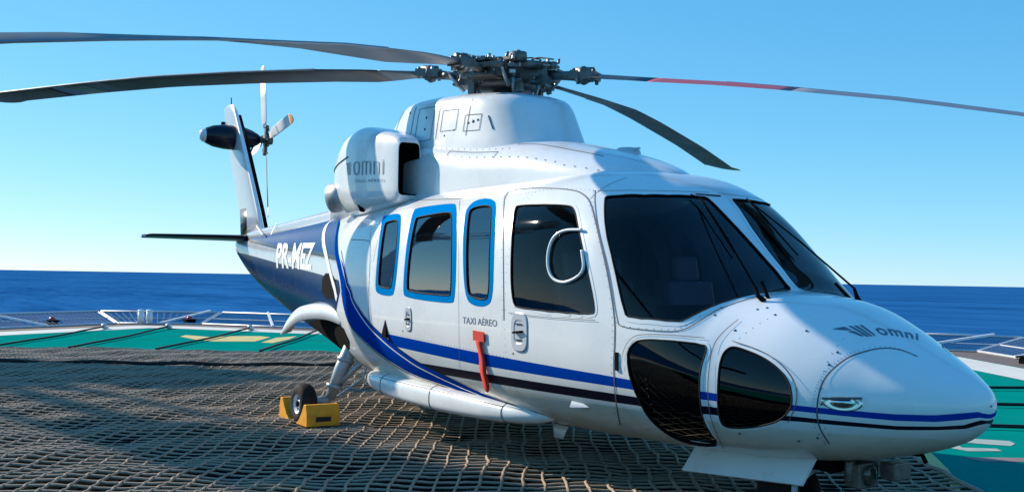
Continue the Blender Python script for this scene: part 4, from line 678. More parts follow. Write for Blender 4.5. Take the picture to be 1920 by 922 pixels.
# service plate, handles, vents, scoops, lamp
def plate(s,ph,wd,ht,side,nm='door_handle'):
    p,n=on_surf(s,ph,.003,side);t=Vector((-1,0,0));t=(t-n*t.dot(n)).normalized();u=n.cross(t)
    if u.z<0:u=-u
    mb=PB();N_=28
    def rr(w_,h_,e=3.2):
        return [p+t*(w_/2*math.copysign(abs(math.cos(a))**(2/e),math.cos(a)))+u*(h_/2*math.copysign(abs(math.sin(a))**(2/e),math.sin(a))) for a in [2*math.pi*k/N_ for k in range(N_)]]
    A=rr(wd,ht);B=[q+n*.004 for q in rr(wd*.93,ht*.95)];C=[q+n*.004 for q in rr(wd*.62,ht*.62)];E=[q-n*.0 for q in rr(wd*.56,ht*.56)]
    V=A+B+C+E;F=[]
    for r0 in range(3):
        for k in range(N_): F.append((r0*N_+k,r0*N_+(k+1)%N_,(r0+1)*N_+(k+1)%N_,(r0+1)*N_+k))
    F.append(tuple(3*N_+k for k in range(N_)))
    mb.add(V,F,0,False)
    for d in (-.2,.0,.2): mb.bar(p+n*.006+u*ht*(.0+d)-t*wd*.2,p+n*.006+u*ht*d+t*wd*.2,.004,.006,1)
    mb.bar(p+n*.012-t*wd*.22+u*ht*.02,p+n*.014+t*wd*.22-u*ht*.02,.014,ht*.11,1,upv=n)
    return mb.build(nm,['silver','bay'])
for sd_ in (1,-1):
    plate(K['P_plate1'][0][0],K['P_plate1'][0][1],.20,.27,sd_); plate(K['P_plate2'][0][0],K['P_plate2'][0][1],.12,.20,sd_)
    p,n=on_surf(*K['P_slot'][0],.002,sd_);mb=PB();mb.bar(p-Vector((0,0,.055)),p+Vector((0,0,.055)),.024,.012,0,upv=n);mb.build('step_slot',['bay'])
    p,n=on_surf(*K['P_vent'][0],.0,sd_);mb=PB();mb.add([p+Vector((.05,0,-.09))+n*.02,p+Vector((-.05,0,-.09))+n*.02,p+Vector((0,0,.09)),p+Vector((.05,0,-.09))-n*.02,p+Vector((-.05,0,-.09))-n*.02],[(0,1,2),(0,2,3),(1,4,2),(0,3,4,1)],0,False);mb.build('drain_vent',['bay'])
    p,n=on_surf(*K['P_scoop'][0],.0,sd_);mb=PB();mb.add([p+Vector((-.05,0,.035)),p+Vector((-.03,0,-.04)),p+n*.045+Vector((-.045,0,0)),p+Vector((.13,0,-.01))],[(0,2,3),(1,3,2)],0);mb.add([p+Vector((-.048,0,.03))+n*.002,p+Vector((-.03,0,-.036))+n*.002,p+n*.042+Vector((-.046,0,0))],[(0,1,2)],1,False);mb.build('air_scoop',['white','bay'])
# nose lamp: a chrome reflector under a clear cover in a shallow bowl
for sd_ in (1,-1):
    p,n=on_surf(.51,.035,.0,sd_);t=(Vector((-1,0,0))-n*Vector((-1,0,0)).dot(n)).normalized();u=n.cross(t);u=u if u.z>0 else -u
    mb=PB();V=[];F=[];N_=24
    for r0,(kk,dd) in enumerate(((1.0,.001),(.93,.006),(.8,-.002),(.45,.012),(.001,.016))):
        for k in range(N_):
            a=2*math.pi*k/N_; V.append(p+t*(.105*kk*math.cos(a))+u*(.045*kk*math.sin(a)*(1 if math.sin(a)<0 else .75))+n*dd)
    for r0 in range(4):
        for k in range(N_): F.append((r0*N_+k,r0*N_+(k+1)%N_,(r0+1)*N_+(k+1)%N_,(r0+1)*N_+k))
    mb.add(V,F,0);lamp=mb.build('nose_light',['chrome'])
    mb=PB();mb.bar(p+n*.014-t*.10+u*.03,p+n*.016+t*.10+u*.012,.012,.012);mb.build('light_visor',['seam'],lamp)
# reflex strips on the nose
for k in ('P_seams1','P_seams2'):
    pass
# wipers
for sd_ in (1,-1):
    a,_=on_surf(1.20,1.10,.03,sd_);b,_=on_surf(1.31,1.24,.035,sd_);c_,_=on_surf(1.50,.75,.045,sd_)
    base,_=on_surf(1.16,1.10,.0,sd_)
    mb=PB();mb.tube([base,a,a+Vector((-.02,0,.05))],[.018,.014,.010],8);mb.tube([base+Vector((-.01,.05*sd_,0)),b+Vector((.02,.03*sd_,.03))],[.012,.01],8)
    e,_=on_surf(1.93,1.45,.03,sd_);mb.tube([a+Vector((-.02,0,.05)),e.lerp(a,.5)+Vector((0,0,.03)),e],[.007,.006,.005],6)
    f1,_=on_surf(1.99,1.43,.015,sd_);f2,_=on_surf(1.55,1.36,.015,sd_);mb.tube([f1,e,f2],[.005,.007,.005],6)
    mb.build('wiper',['bay'])
# storm window rim on the cockpit door glass (white D-shaped frame)
def curve_world(px3,rad,nm,mt,par=None,closed=False):
    pts=[Vector(q) for q in smooth_pts([tuple(v) for v in px3],2,closed)]
    if closed: pts.append(pts[0]);pts.append(pts[1])
    mb=PB();mb.tube(pts,rad,8);return mb.build(nm,mt,par)
for sd_ in (1,-1):
    q=[(on_surf(a,b,.012,sd_)[0]) for a,b in K['P_storm']]
    curve_world(q,.0105,'storm_window_rim',['white'])
# ---------------- floor, seats and instrument panel seen through the glass
mb=PB();mb.box((-3.95,0,.62),(3.9,1.5,.04));mb.build('cabin_floor',['dark'])
mb=PB();mb.add([(-1.42,.62,1.16),(-1.42,-.62,1.16),(-1.85,-.66,1.30),(-1.85,.66,1.30),(-1.50,.62,.75),(-1.50,-.62,.75),(-1.83,-.64,.95),(-1.83,.64,.95)],[(0,1,2,3),(0,1,5,4),(3,2,6,7),(0,3,7,4),(1,2,6,5),(4,5,6,7)],0,False)
mb.box((-1.9,0,.86),(.5,.3,.5));mb.build('instrument_panel',['bay'],bevel=.01)
def seat(x,y,hw=.23,h=.62):
    mb=PB();mb.box((x,y,h+.17),(.46,2*hw,.12));rot=Matrix.Rotation(R(-12),3,'Y')
    mb.box((x-.24,y,h+.50),(.11,2*hw,.66),rot);mb.box((x-.34,y,h+.92),(.08,hw*1.1,.2),rot);mb.box((x,y,h+.05),(.3,hw*1.4,.14))
    o_=mb.build('seat',['seat'],bevel=.03)
    mb=PB()
    for s_ in (-.09,.09): mb.tube([(x+.02,y+s_,h+.24),(x-.13,y+s_,h+.30),(x-.21,y+s_,h+.55),(x-.27,y+s_,h+.82)],.014,5)
    mb.build('harness',['silver'],o_);return o_
for y in (-.5,.5): seat(-2.55,y)
for x in (-3.75,-4.85):
    for y in (-.7,0,.7): seat(x,y,.2)
mb=PB();mb.bar((-2.0,-.08,2.0),(-2.35,-.08,2.06),.22,.06);mb.build('overhead_console',['dark'])
# ---------------- roof fairings, pylon, engine nacelles
fair=loft_fn([(2.36,2.05,2.19,0,.10,2.2),(2.44,1.98,2.235,0,.22,2.2),(2.58,1.95,2.29,0,.33,2.2),(2.85,1.93,2.375,0,.43,2.3),(3.2,1.92,2.46,0,.50,2.4),(3.7,1.92,2.56,0,.56,2.6),(4.3,1.92,2.60,0,.62,2.9),(5.1,1.92,2.66,0,.655,4.2),(5.5,1.92,2.68,0,.66,4.2),(6.2,1.92,2.62,0,.66,3.2),(7.0,1.9,2.52,0,.66,2.6),(7.8,1.9,2.30,0,.42,2.2),(8.1,1.95,2.16,0,.2,2)])
mb=PB();loft(mb,fair,2.36,8.1,120,72,0,True,True);mb.build('roof_fairing',['white'])
# pylon: horizontal rounded outlines stacked upwards
LV=[(2.20,3.68,7.70,.60),(2.40,3.75,7.40,.575),(2.60,3.84,7.05,.55),(2.80,3.95,6.70,.52),(2.92,4.02,6.50,.50),(2.98,4.07,6.40,.48),(3.02,4.13,6.30,.45),(3.045,4.25,6.15,.38),(3.052,4.5,5.6,.1)]
mb=PB();V=[];F=[];n_=72
def pyl(z,sf,sb,hw,k):
    a=2*math.pi*k/n_;c,s_=math.cos(a),math.sin(a);cx=(sf+sb)/2;L=(sb-sf)/2
    e=3.1 if c<0 else 2.6
    x=cx-L*math.copysign(abs(c)**(2/e),-c) if False else cx+L*math.copysign(abs(c)**(2/e),c)
    y=hw*math.copysign(abs(s_)**(2/e),s_);taper=1-.25*max(0,(x-5.2)/2.4);return (-x,y*taper,z+(z-2.2)/.85*.075*(min(x,6.0)-4.5))
zz=np.array(LV);fine=[]
for z in np.concatenate([np.linspace(2.2,2.9,22),[2.93,2.96,2.985,3.01,3.03,3.044,3.05,3.052]]):
    fine.append((z,*[float(np.interp(z,zz[:,0],zz[:,i])) for i in (1,2,3)]))
for l in fine:
    for k in range(n_): V.append(pyl(*l,k))
for i in range(len(fine)-1):
    for k in range(n_): F.append((i*n_+k,i*n_+(k+1)%n_,(i+1)*n_+(k+1)%n_,(i+1)*n_+k))
F.append(tuple((len(fine)-1)*n_+k for k in range(n_)))
mb.add(V,F,0);pylon=mb.build('rotor_pylon',['white'],auto=35)
# panels, seams and small holes of the pylon
def pylp(z,x,side=-1,off=.003):
    sf,sb,hw=[float(np.interp(z,zz[:,0],zz[:,i])) for i in (1,2,3)];cx=(sf+sb)/2;L=(sb-sf)/2;t=max(-1,min(1,(x-cx)/L));e=3.1 if t<0 else 2.6
    y=hw*max(0,1-abs(t)**e)**(1/e)*(1-.25*max(0,(x-5.2)/2.4));return Vector((-x,side*(y+off),z+(z-2.2)/.85*.075*(min(x,6.0)-4.5)))
mb=PB()
for x in (4.55,5.05,5.62,6.1): mb.tube([pylp(z,x) for z in np.linspace(2.66,2.98,8)],.0022,4)
for z0,z1,x0,x1 in ((2.72,2.90,4.72,4.98),(2.70,2.84,4.38,4.6),(2.66,2.95,5.15,5.5)):
    mb.tube([pylp(z0,x) for x in np.linspace(x0,x1,6)],.002,4);mb.tube([pylp(z1,x) for x in np.linspace(x0,x1,6)],.002,4);mb.tube([pylp(z,x0) for z in np.linspace(z0,z1,5)],.002,4);mb.tube([pylp(z,x1) for z in np.linspace(z0,z1,5)],.002,4)
for x,z,r_ in ((4.42,2.79,.010),(4.48,2.78,.014),(4.54,2.77,.010),(5.3,2.86,.014),(5.3,2.76,.012),(5.75,2.93,.012),(5.75,2.72,.012),(4.75,2.72,.008),(4.9,2.68,.008),(6.45,2.78,.03),(5.9,2.66,.012)):
    p=pylp(z,x,-1,.0);mb.lathe([(0,.004),(r_,.004),(r_,-.004)],p,(0,-1,0),10)
mb.tube([pylp(2.70,4.22),pylp(2.82,4.30)],.006,5)
fr_=random.Random(2)
def fairp(s,ph,off=.003): p=fair(np.array(s),np.array(ph));return Vector((float(p[0]),float(p[1]),float(p[2])))+Vector((0,-off,off))
for k in range(34):
    s_=2.7+k*.11;mb.lathe([(0,.002),(.0042,.002),(.0042,-.003)],fairp(s_,.42 if s_>3.2 else .36),(0,-.8,.6),6)
for k in range(14): mb.lathe([(0,.002),(.0035,.002),(.0035,-.003)],fairp(3.9+k*.09,.72),(0,-.7,.7),6)
mb.tube([fairp(s_,.60) for s_ in np.linspace(4.0,4.7,8)],.002,4);mb.tube([fairp(4.0,a) for a in np.linspace(.35,.60,5)],.002,4);mb.tube([fairp(4.7,a) for a in np.linspace(.35,.60,5)],.002,4)
mb.tube([fairp(s_,.95) for s_ in np.linspace(2.9,3.9,12)],.002,4)
tag(mb.build('fasteners',['seam'],pylon),kind='stuff')
# vertical box rib on the flank of the pylon
p0=pylp(2.30,5.62);mb=PB();nac=loft_fn([(5.16,2.16,2.655,-.745,.110,7),(5.2,2.12,2.69,-.74,.125,6),(5.45,2.08,2.77,-.70,.19,4.6),(5.8,2.05,2.845,-.655,.245,4.0),(6.15,2.03,2.895,-.625,.27,3.4),(6.45,2.03,2.875,-.605,.27,2.8),(6.65,2.06,2.82,-.585,.255,2.4),(6.78,2.12,2.73,-.565,.215,2.2),(6.87,2.22,2.60,-.55,.15,2),(6.90,2.36,2.46,-.55,.04,2)])
for sd_ in (1,-1):
    mb=PB();loft(mb,nac,5.16,6.90,90,64,0,False,False,mir=sd_)
    # inlet lip and duct going inwards
    ss=[(5.16,1.0),(5.152,.985),(5.16,.955),(5.25,.93),(5.45,.85)];n_=64;V=[];F=[]
    pp=np.linspace(-math.pi,math.pi,n_+1)[:-1];base=nac(np.full(n_,5.16),pp);ctr=base.mean(0)
    for s_,k in ss:
        g=ctr+(base-ctr)*k;g[:,0]=-s_;g=g*np.array([1,sd_,1]);V+=[tuple(q) for q in g]
    for i in range(4):
        for k in range(n_): F.append((i*n_+k,i*n_+(k+1)%n_,(i+1)*n_+(k+1)%n_,(i+1)*n_+k))
    mb.add(V[:n_*3],F[:2*n_],0);mb.add(V[2*n_:],[tuple(x for x in f) for f in F[:2*n_]]+[tuple(2*n_+k for k in range(n_))],1)
    N_=mb.build('engine_nacelle',['white','bay'])
    # wide dark intake between pylon and nacelle
    mb=PB();y=-.90*sd_;mb.lathe([(0,.01),(.055,.008),(.06,-.02)],(-5.95,-.85*sd_,2.14),(.25,-1*sd_,-.15),20);o_=mb.build('cooling_vent',['bay'],N_);
    for v in o_.data.vertices: v.co.z=2.17+(v.co.z-2.14)*2.1
    mb=PB();mb.lathe([(.14,0),(.155,.12),(.15,.26),(.13,.26),(.12,.05),(0,.05)],(-6.55,-.66*sd_,2.26),(-.75,-.62*sd_,-.12),24);mb.build('exhaust_pipe',['steel'],N_)
    mb=PB();mb.tube([(-s_,(-.55-.37)*sd_ if False else nac(np.array(s_),np.array(.15))[1]*sd_-.004*sd_,float(nac(np.array(s_),np.array(.15))[2])) for s_ in np.linspace(6.2,6.83,16)],.006,5);mb.build('cowl_seam',['seam'],N_)
def fnN(a,b,off):
    p=nac(np.array(a),np.array(b));return Vector((float(p[0])+4.74,float(p[1])-off,float(p[2])))
def phz(z,s):  # angle on the nacelle flank at height z
    pp=np.linspace(-1.2,1.4,200);zz_=nac(np.full(200,s),pp)[:,2];return float(np.interp(z,zz_,pp))
Vw,Fw=wing();Vt,Ft=text_pts('omni',spacing=1.08)
Vc=np.concatenate([sub(Vw,0,.20,.1,.8),sub(Vt,.24,1,.1,1)]);Fc=Fw+[tuple(len(Vw)+i for i in f) for f in Ft]
decal('logo',Vc,Fc,[(6.25,phz(2.56,6.2)),(5.38,phz(2.50,5.4)),(5.38,phz(2.36,5.4)),(6.25,phz(2.40,6.2))],fnN,'cowltext',H,.004)
Vt,Ft=text_pts('TAXI AÉREO');decal('lettering',Vt,Ft,[(6.0,phz(2.37,6.0)),(5.36,phz(2.335,5.4)),(5.36,phz(2.30,5.4)),(6.0,phz(2.335,6.0))],fnN,'cowltext',H,.004)
# boom spine (drive-shaft cover)
sp=loft_fn([(6.9,2.0,2.34,0,.26,2.4),(7.6,1.98,2.30,0,.24,2.6),(8.6,1.95,2.235,0,.21,2.8),(10,1.93,2.15,0,.18,3),(11.2,1.92,2.085,0,.15,3),(11.7,1.92,2.06,0,.12,3)])
mb=PB();loft(mb,sp,6.9,11.7,60,40,0,True,True)
for k in range(7): mb.lathe([(0,.02),(.02,.018),(.03,0)],(-8.2-k*.5,.05,2.235-.05*k*.9+.0),(0,0,1),8,1)
mb.build('spine_cover',['silver','bay'])
for s_ in (10.9,9.9): pass
mb=PB();mb.tube([(-11.25,-.12,2.13),(-10.62,-.24,1.98)],.012,6);mb.tube([(-10.3,-.16,2.13),(-10.25,-.25,1.97)],.006,5);mb.build('conduit',['lwhite'])
# ---------------- fin, stabiliser
def wingpanel(mb,secs,mi=0,n=22):
    """secs: list of (leading edge point, trailing edge point, thickness, normal)"""
    V=[];F=[]
    for le,te,th,nn in secs:
        le,te,nn=Vector(le),Vector(te),Vector(nn)
        for k in range(2*n):
            if k<n: x=(1-math.cos(math.pi*k/n))/2;sg=1
            else: x=(1+math.cos(math.pi*(k-n)/n))/2;sg=-1
            y=5*.5*(0.2969*math.sqrt(max(x,0))-.126*x-.3516*x*x+.2843*x**3-.1036*x**4)*2
            V.append(le.lerp(te,x)+nn*th*y*sg*.5)
    m=2*n
    for i in range(len(secs)-1):
        for k in range(m): F.append((i*m+k,i*m+(k+1)%m,(i+1)*m+(k+1)%m,(i+1)*m+k))
    F.append(tuple(range(m)));F.append(tuple((len(secs)-1)*m+k for k in range(m)));mb.add(V,F,mi)
mb=PB();Y=(0,1,0)
wingpanel(mb,[((-11.25,0,1.95),(-12.32,0,1.86),.20,Y),((-11.55,0,2.35),(-12.42,0,2.3),.17,Y),((-12.2,0,3.25),(-13.0,0,3.25),.15,Y),((-12.75,0,3.95),(-13.36,0,3.95),.13,Y),((-12.92,0,4.08),(-13.38,0,4.08),.09,Y),((-13.0,0,4.12),(-13.2,0,4.12),.03,Y)])
fin=mb.build('tail_fin',['silver'])
mb=PB();wingpanel(mb,[((-11.9,.0,2.05),(-12.36,.0,2.0),.21,Y),((-11.95,0,2.42),(-12.44,0,2.42),.18,Y)]);mb.build('fin_root_panel',['black'],fin)
mb=PB();mb.tube([(-11.30,0,1.98),(-11.56,0,2.36),(-12.205,0,3.25),(-12.755,0,3.95),(-12.93,0,4.08)],.032,8);mb.build('fin_edge_highlight',['lwhite'],fin)  # painted highlight: white tube standing for the sunlit fin edge
mb=PB();mb.tube([(-11.28,.06,1.98),(-11.55,.065,2.36),(-12.2,.06,3.25),(-12.74,.055,3.9)],.03,8);mb.build('deicing_boot',['bay'],fin)
mb=PB();mb.tube([(-13.0,0,4.1),(-13.02,0,4.22)],.008,5);mb.lathe([(0,.03),(.035,.02),(.035,-.03),(0,-.035)],(-13.42,0,3.86),(0,0,1),10);mb.tube([(-13.3,0,3.86),(-13.42,0,3.86)],.012,5);mb.build('tail_antenna',['bay'],fin)
mb=PB();Z3=(0,0,1)
wingpanel(mb,[((-11.78,-1.50,1.975),(-12.22,-1.50,1.935),.05,Z3),((-11.74,-1.42,1.975),(-12.24,-1.42,1.935),.085,Z3),((-11.62,-.1,1.985),(-12.30,-.1,1.935),.16,Z3),((-11.62,.1,1.985),(-12.30,.1,1.935),.16,Z3),((-11.74,1.42,1.975),(-12.24,1.42,1.935),.085,Z3),((-11.78,1.50,1.975),(-12.22,1.50,1.935),.05,Z3)])
stab=mb.build('tailplane',['black'])
mb=PB();mb.lathe([(0,.05),(.02,.04),(.025,0),(0,-.03)],(-11.9,-1.51,1.955),(0,-1,0),10);mb.build('position_light',['chrome'],stab)
# gearbox pod across the fin top, with pale lens at the starboard end
mb=PB();GX,GZ=-12.78,3.56
pr=[(.0,-.50),(.085,-.495),(.12,-.45),(.165,-.34),(.19,-.18),(.195,0),(.18,.12),(.14,.26),(.09,.36),(.06,.40),(0,.40)]
mb.lathe(pr,(GX,0,GZ),(0,1,0),28);pod=mb.build('tail_gearbox_fairing',['black'])
mb=PB();mb.lathe([(0,-.55),(.065,-.54),(.10,-.50),(.108,-.46)],(GX,0,GZ),(0,1,0),20);mb.build('tail_light',['lamplens'],pod)
# tail rotor
TR=(-12.70,.47,3.55)
mb=PB();mb.lathe([(0,-.1),(.05,-.1),(.05,-.02),(.10,-.02),(.10,.04),(.06,.05),(.06,.10),(.0,.12)],TR,(0,1,0),18)
for k in range(4):
    a=R(9+90*k);d=Vector((math.sin(a),0,math.cos(a)));t=Vector((math.cos(a),0,-math.sin(a)));q=Vector(TR)
    mb.bar(q+d*.03,q+d*.24,.06,.05,0,(0,1,0));mb.bar(q+d*.17+t*.05,q+d*.2-t*.05,.03,.06,0,(0,1,0));mb.tube([q+d*.15+t*.06+Vector((0,-.02,0)),q+t*.05+Vector((0,.09,0))],.01,6);mb.lathe([(0,.03),(.022,.03),(.022,-.03),(0,-.03)],q+d*.21,(0,1,0),8)
trh=mb.build('tail_rotor_hub',['hub'])
mb=PB();mb.tube([(-12.72,.28,3.45),(-12.5,.06,3.1)],.014,6);mb.build('control_rod',['bay'],trh)
for k in range(4):
    a=R(9+90*k);d=Vector((-math.sin(a),0,math.cos(a))) ; t=Vector((math.cos(a),0,math.sin(a)));q=Vector(TR);secs=[];mb=PB()
    for r_,ch,ic in ((.20,.07,0),(.30,.12,0),(.38,.155,0),(.72,.16,0),(1.09,.16,0),(1.16,.15,0),(1.21,.11,0),(1.235,.05,0)):
        tw=R(14);tt=(t*math.cos(tw)+Vector((0,1,0))*math.sin(tw));nn=(Vector((0,1,0))*math.cos(tw)-t*math.sin(tw));c0=q+d*r_
        secs.append((c0+tt*ch*.3,c0-tt*ch*.7,.024,nn))
    wingpanel(mb,secs[:5],0,10);wingpanel(mb,secs[4:],1,10)
    b=mb.build('tail_rotor_blade',['whitesteel' if k!=2 else 'bladeg','orange' if k==3 or k==1 else 'whitesteel'])
# ---------------- main rotor
HX,HZ=-4.74,3.27
TI=Vector((.055,-.010,1)).normalized()   # mast tilt
mb=PB();c0=(HX,0,0)
mb.lathe([(.0,3.02),(.26,3.02),(.27,3.05),(.15,3.07),(.11,3.10),(.11,3.16)],c0,(0,0,1),28);mb.lathe([(.0,3.13),(.24,3.13),(.27,3.15),(.27,3.19),(.22,3.20),(.13,3.21),(.13,3.38),(.17,3.39),(.17,3.42),(.09,3.43),(.09,3.46),(.0,3.47)],c0,(0,0,1),28);hub=mb.build('rotor_head',['hub'])
AZ=[30,120,214,300];rr=random.Random(11)
DZ={30:[(.3,3.26),(.84,3.20),(1.4,3.13),(2.2,3.03),(3.4,2.83),(4.19,2.67),(5.5,2.38),(6.7,2.10)],
214:[(.3,3.30),(.88,3.345),(2.0,3.425),(3.0,3.465),(4.07,3.49),(5.1,3.48),(6.72,3.44)],
300:[(.3,3.28),(.9,3.225),(1.32,3.18),(2.41,3.04),(3.68,2.82),(4.41,2.67),(5.02,2.53),(6.7,2.10)],
120:[(.3,3.29),(.8,3.33),(1.14,3.35),(2.54,3.39),(3.38,3.355),(4.96,3.25),(6.0,3.15),(6.62,3.085)]}
def rad(az,r_,z): a=R(az);return Vector((HX+math.cos(a)*r_,math.sin(a)*r_,z))
for az in AZ:
    T=DZ[az];zf=lambda r_:float(np.interp(r_,[q[0] for q in T],[q[1] for q in T]));a=R(az);e=Vector((math.cos(a),math.sin(a),0));t=Vector((-math.sin(a),math.cos(a),0));up_=Vector((0,0,1))
    z0=3.28
    # yoke: two cheeks, elastomeric bearing, spindle, cuff with bolts
    mb=PB()
    for s_ in (-1,1):
        mb.bar(rad(az,.12,z0)+t*.11*s_,rad(az,.46,z0)+t*.085*s_,.035,.17,0)
    mb.bar(rad(az,.14,z0+.08),rad(az,.48,z0+.07),.23,.025,0);mb.bar(rad(az,.14,z0-.085),rad(az,.48,z0-.08),.23,.025,0)
    mb.lathe([(0,0),(.06,0),(.085,.02),(.06,.04),(.085,.06),(.06,.08),(.085,.10),(.06,.12),(0,.12)],rad(az,.30,z0),e,16,1)
    for i in (.18,.28,.38,.46):
        for s_ in (-1,1): mb.lathe([(0,.03),(.013,.03),(.016,.0),(.016,-.01)],rad(az,i,z0+.09)+t*.08*s_,up_,7,1 if rr.random()<.5 else 0)
    ym=mb.build('yoke',['hub','hub2'],hub)
    mb=PB();q0=rad(az,.42,zf(.42));q1=rad(az,.80,zf(.8));mb.tube([q0,rad(az,.55,zf(.55)),q1],[.055,.045,.05],12)
    mb.bar(rad(az,.66,zf(.66)),rad(az,.90,zf(.90)),.14,.07,0);mb.tube([rad(az,.70,zf(.7)+.04),rad(az,.86,zf(.86)+.045)],.035,8,0);mb.lathe([(.0,0),(.075,0),(.085,.03),(.07,.06),(0,.06)],rad(az,.74,zf(.74)),e,12,0)
    for i in (.71,.79,.86):
        for s_ in (-1,1):
            for w_ in (-1,1):
                hh=rr.uniform(.012,.035);mb.lathe([(0,hh),(.016,hh),(.018,.0)],rad(az,i+rr.uniform(-.02,.02),zf(i)+.035*w_)+t*.05*s_,up_*w_,7,rr.random()<.3)
    mb.build('blade_cuff',['hub','hub2'],hub)
    # pitch horn and link
    mb=PB();ph_=rad(az,.50,z0-.0)+t*.20;mb.bar(rad(az,.50,z0),ph_,.06,.045,0);mb.tube([ph_+up_*.03,ph_-up_*.17+Vector((0,0,0))-e*.18],[.016,.016],8,1);mb.lathe([(0,-.03),(.03,-.03),(.03,.03),(0,.03)],ph_,t,10,0)
    mb.build('pitch_link',['hub','hub2'],hub)
    # lag damper
    mb=PB();d0=rad(az,.50,z0+.05)-t*.06;d1=rad(az,.18,z0+.06)-t*.27;mb.tube([d0,d0.lerp(d1,.3)],.016,8,1);mb.tube([d0.lerp(d1,.28),d0.lerp(d1,.85)],.042,12,0);mb.tube([d0.lerp(d1,.85),d1],.02,8,1)
    mb.lathe([(0,-.035),(.03,-.035),(.03,.035),(0,.035)],d0,up_,10,0);mb.build('lag_damper',['hub','hub2'],hub)
    # absorber arm on top
    mb=PB();b0=rad(az+45,.06,3.45);b1=rad(az+45,.36,3.40);mb.bar(b0,b1,.11,.04,0);mb.lathe([(0,-.045),(.075,-.045),(.08,0),(.075,.045),(0,.05)],b1,up_,14,0);mb.lathe([(0,.07),(.02,.07),(.025,.04)],b1,up_,8,1);mb.bar(b0.lerp(b1,.5)+up_*.03,b1+up_*.045,.05,.02,1)
    mb.build('vibration_absorber',['hub','hub2'],hub)
    # hydraulic hoses, brackets
    mb=PB()
    for k in range(5):
        s0=rad(az+rr.uniform(-30,30),rr.uniform(.12,.3),rr.uniform(3.15,3.42));s1=rad(az+rr.uniform(-35,35),rr.uniform(.3,.52),rr.uniform(3.12,3.44));m_=(s0+s1)/2+Vector((rr.uniform(-.05,.05),rr.uniform(-.05,.05),rr.uniform(-.04,.08)))
        mb.tube([Vector(q) for q in smooth_pts([tuple(s0),tuple(m_),tuple(s1)],2)],rr.uniform(.006,.013),6,k%2)
    for k in range(7):
        c_=rad(az+rr.uniform(-40,40),rr.uniform(.16,.5),rr.uniform(3.14,3.46));mb.box(c_,(rr.uniform(.03,.09),rr.uniform(.03,.08),rr.uniform(.02,.06)),Matrix.Rotation(rr.uniform(0,3),3,'Z'),k%2)
    for k in range(10):
        c_=rad(az+rr.uniform(-45,45),rr.uniform(.1,.52),rr.uniform(3.2,3.45));mb.lathe([(0,.03),(.012,.03),(.014,0),(.014,-.02)],c_,(rr.uniform(-.4,.4),rr.uniform(-.4,.4),1),6,k%2)
    mb.build('hose_and_bracket',['hub','hub2'],hub)
    mb=PB();s0=rad(az+45,.27,3.05);mb.tube([s0,rad(az+40,.30,3.2)],.02,8,1);mb.bar(rad(az+30,.26,3.15),rad(az+60,.26,3.18),.05,.05,0);mb.box(rad(az+50,.33,3.12),(.06,.05,.10),Matrix.Rotation(R(az),3,'Z'),0);mb.build('control_servo',['hub','hub2'],hub)
    # the blade itself
    def sec(r_,ch,pitch,th):
        p=rad(az,r_,zf(r_));pp=R(pitch);dr=rad(az,r_+.05,zf(r_+.05))-rad(az,r_-.05,zf(r_-.05));dr.normalize();up3=dr.cross(t)*-1
        up3=t.cross(dr)*-1
        if up3.z<0: up3=-up3
        tt=t*math.cos(pp)+up3*math.sin(pp);nn=up3*math.cos(pp)-t*math.sin(pp);return (p+tt*ch*.27,p-tt*ch*.73,th,nn)
    pit=lambda r_:(15-7.5*r_/6.7) if az not in (300,214) else (float(np.interp(r_,[.8,1.6,3,4.5,6.7],[9,6,-4,-11,-12])) if az==300 else 9-5*r_/6.7)
    BL=PB();stations=[(.86,.16,.07),(1.0,.20,.075),(1.25,.30,.06),(1.5,.38,.048),(2.0,.393,.045)]+[(r_,.393,.043) for r_ in np.arange(2.5,6.21,.28)]+[(6.3,.393,.04),(6.45,.37,.036),(6.58,.30,.03),(6.68,.20,.02),(6.74,.10,.012)]
    S_=[sec(r_,ch,pit(r_),th) for r_,ch,th in stations]
    # swept tip
    for q,(r_,ch,th) in enumerate(stations):
        if r_>6.3:
            sh=-t*(r_-6.3)*.45;S_[q]=(S_[q][0]+sh*1.0,S_[q][1]+sh,S_[q][2],S_[q][3])
    cuts={30:[(0,1.45,'blade'),(1.45,2.62,'bladered'),(2.62,7,'bladeg')],214:[(0,1.3,'bladeg'),(1.3,5.0,'blade'),(5.0,5.5,'black'),(5.5,7,'blade')],300:[(0,3.5,'bladeg'),(3.5,3.8,'black'),(3.8,7,'blade')],120:[(0,6.5,'blade'),(6.5,7,'tipy')]}[az]
    ms=[];Vi=[]
    for a0,a1,mn in cuts:
        def at(r_):
            rs_=[s[0] for s in stations];i=min(max(int(np.searchsorted(rs_,r_))-1,0),len(rs_)-2);f_=(r_-rs_[i])/(rs_[i+1]-rs_[i]);A_,B_=S_[i],S_[i+1]
            return (A_[0].lerp(B_[0],f_),A_[1].lerp(B_[1],f_),A_[2]*(1-f_)+B_[2]*f_,A_[3].lerp(B_[3],f_).normalized())
        lo=max(a0,.86);hi=min(a1,6.74);part=[at(lo)]+[S_[q] for q,s in enumerate(stations) if lo<s[0]<hi]+[at(hi)]
        wingpanel(BL,part,len(ms),14);ms.append(mn)
    bo=BL.build('main_rotor_blade',ms)
    mb=PB();LE=[s[0]+(s[0]-s[1]).normalized()*-.004 for s in S_[4:-4]];mb.tube(LE,.010,6);mb.build('erosion_strip',['bladel'],bo)
for o_ in [hub]+[c_ for c_ in bpy.data.objects if c_.parent==hub]:
    for v in o_.data.vertices:
        if (v.co.x**2+v.co.y**2)**.5<.62 and v.co.z>3.2: v.co.z=3.2+(v.co.z-3.2)*.84
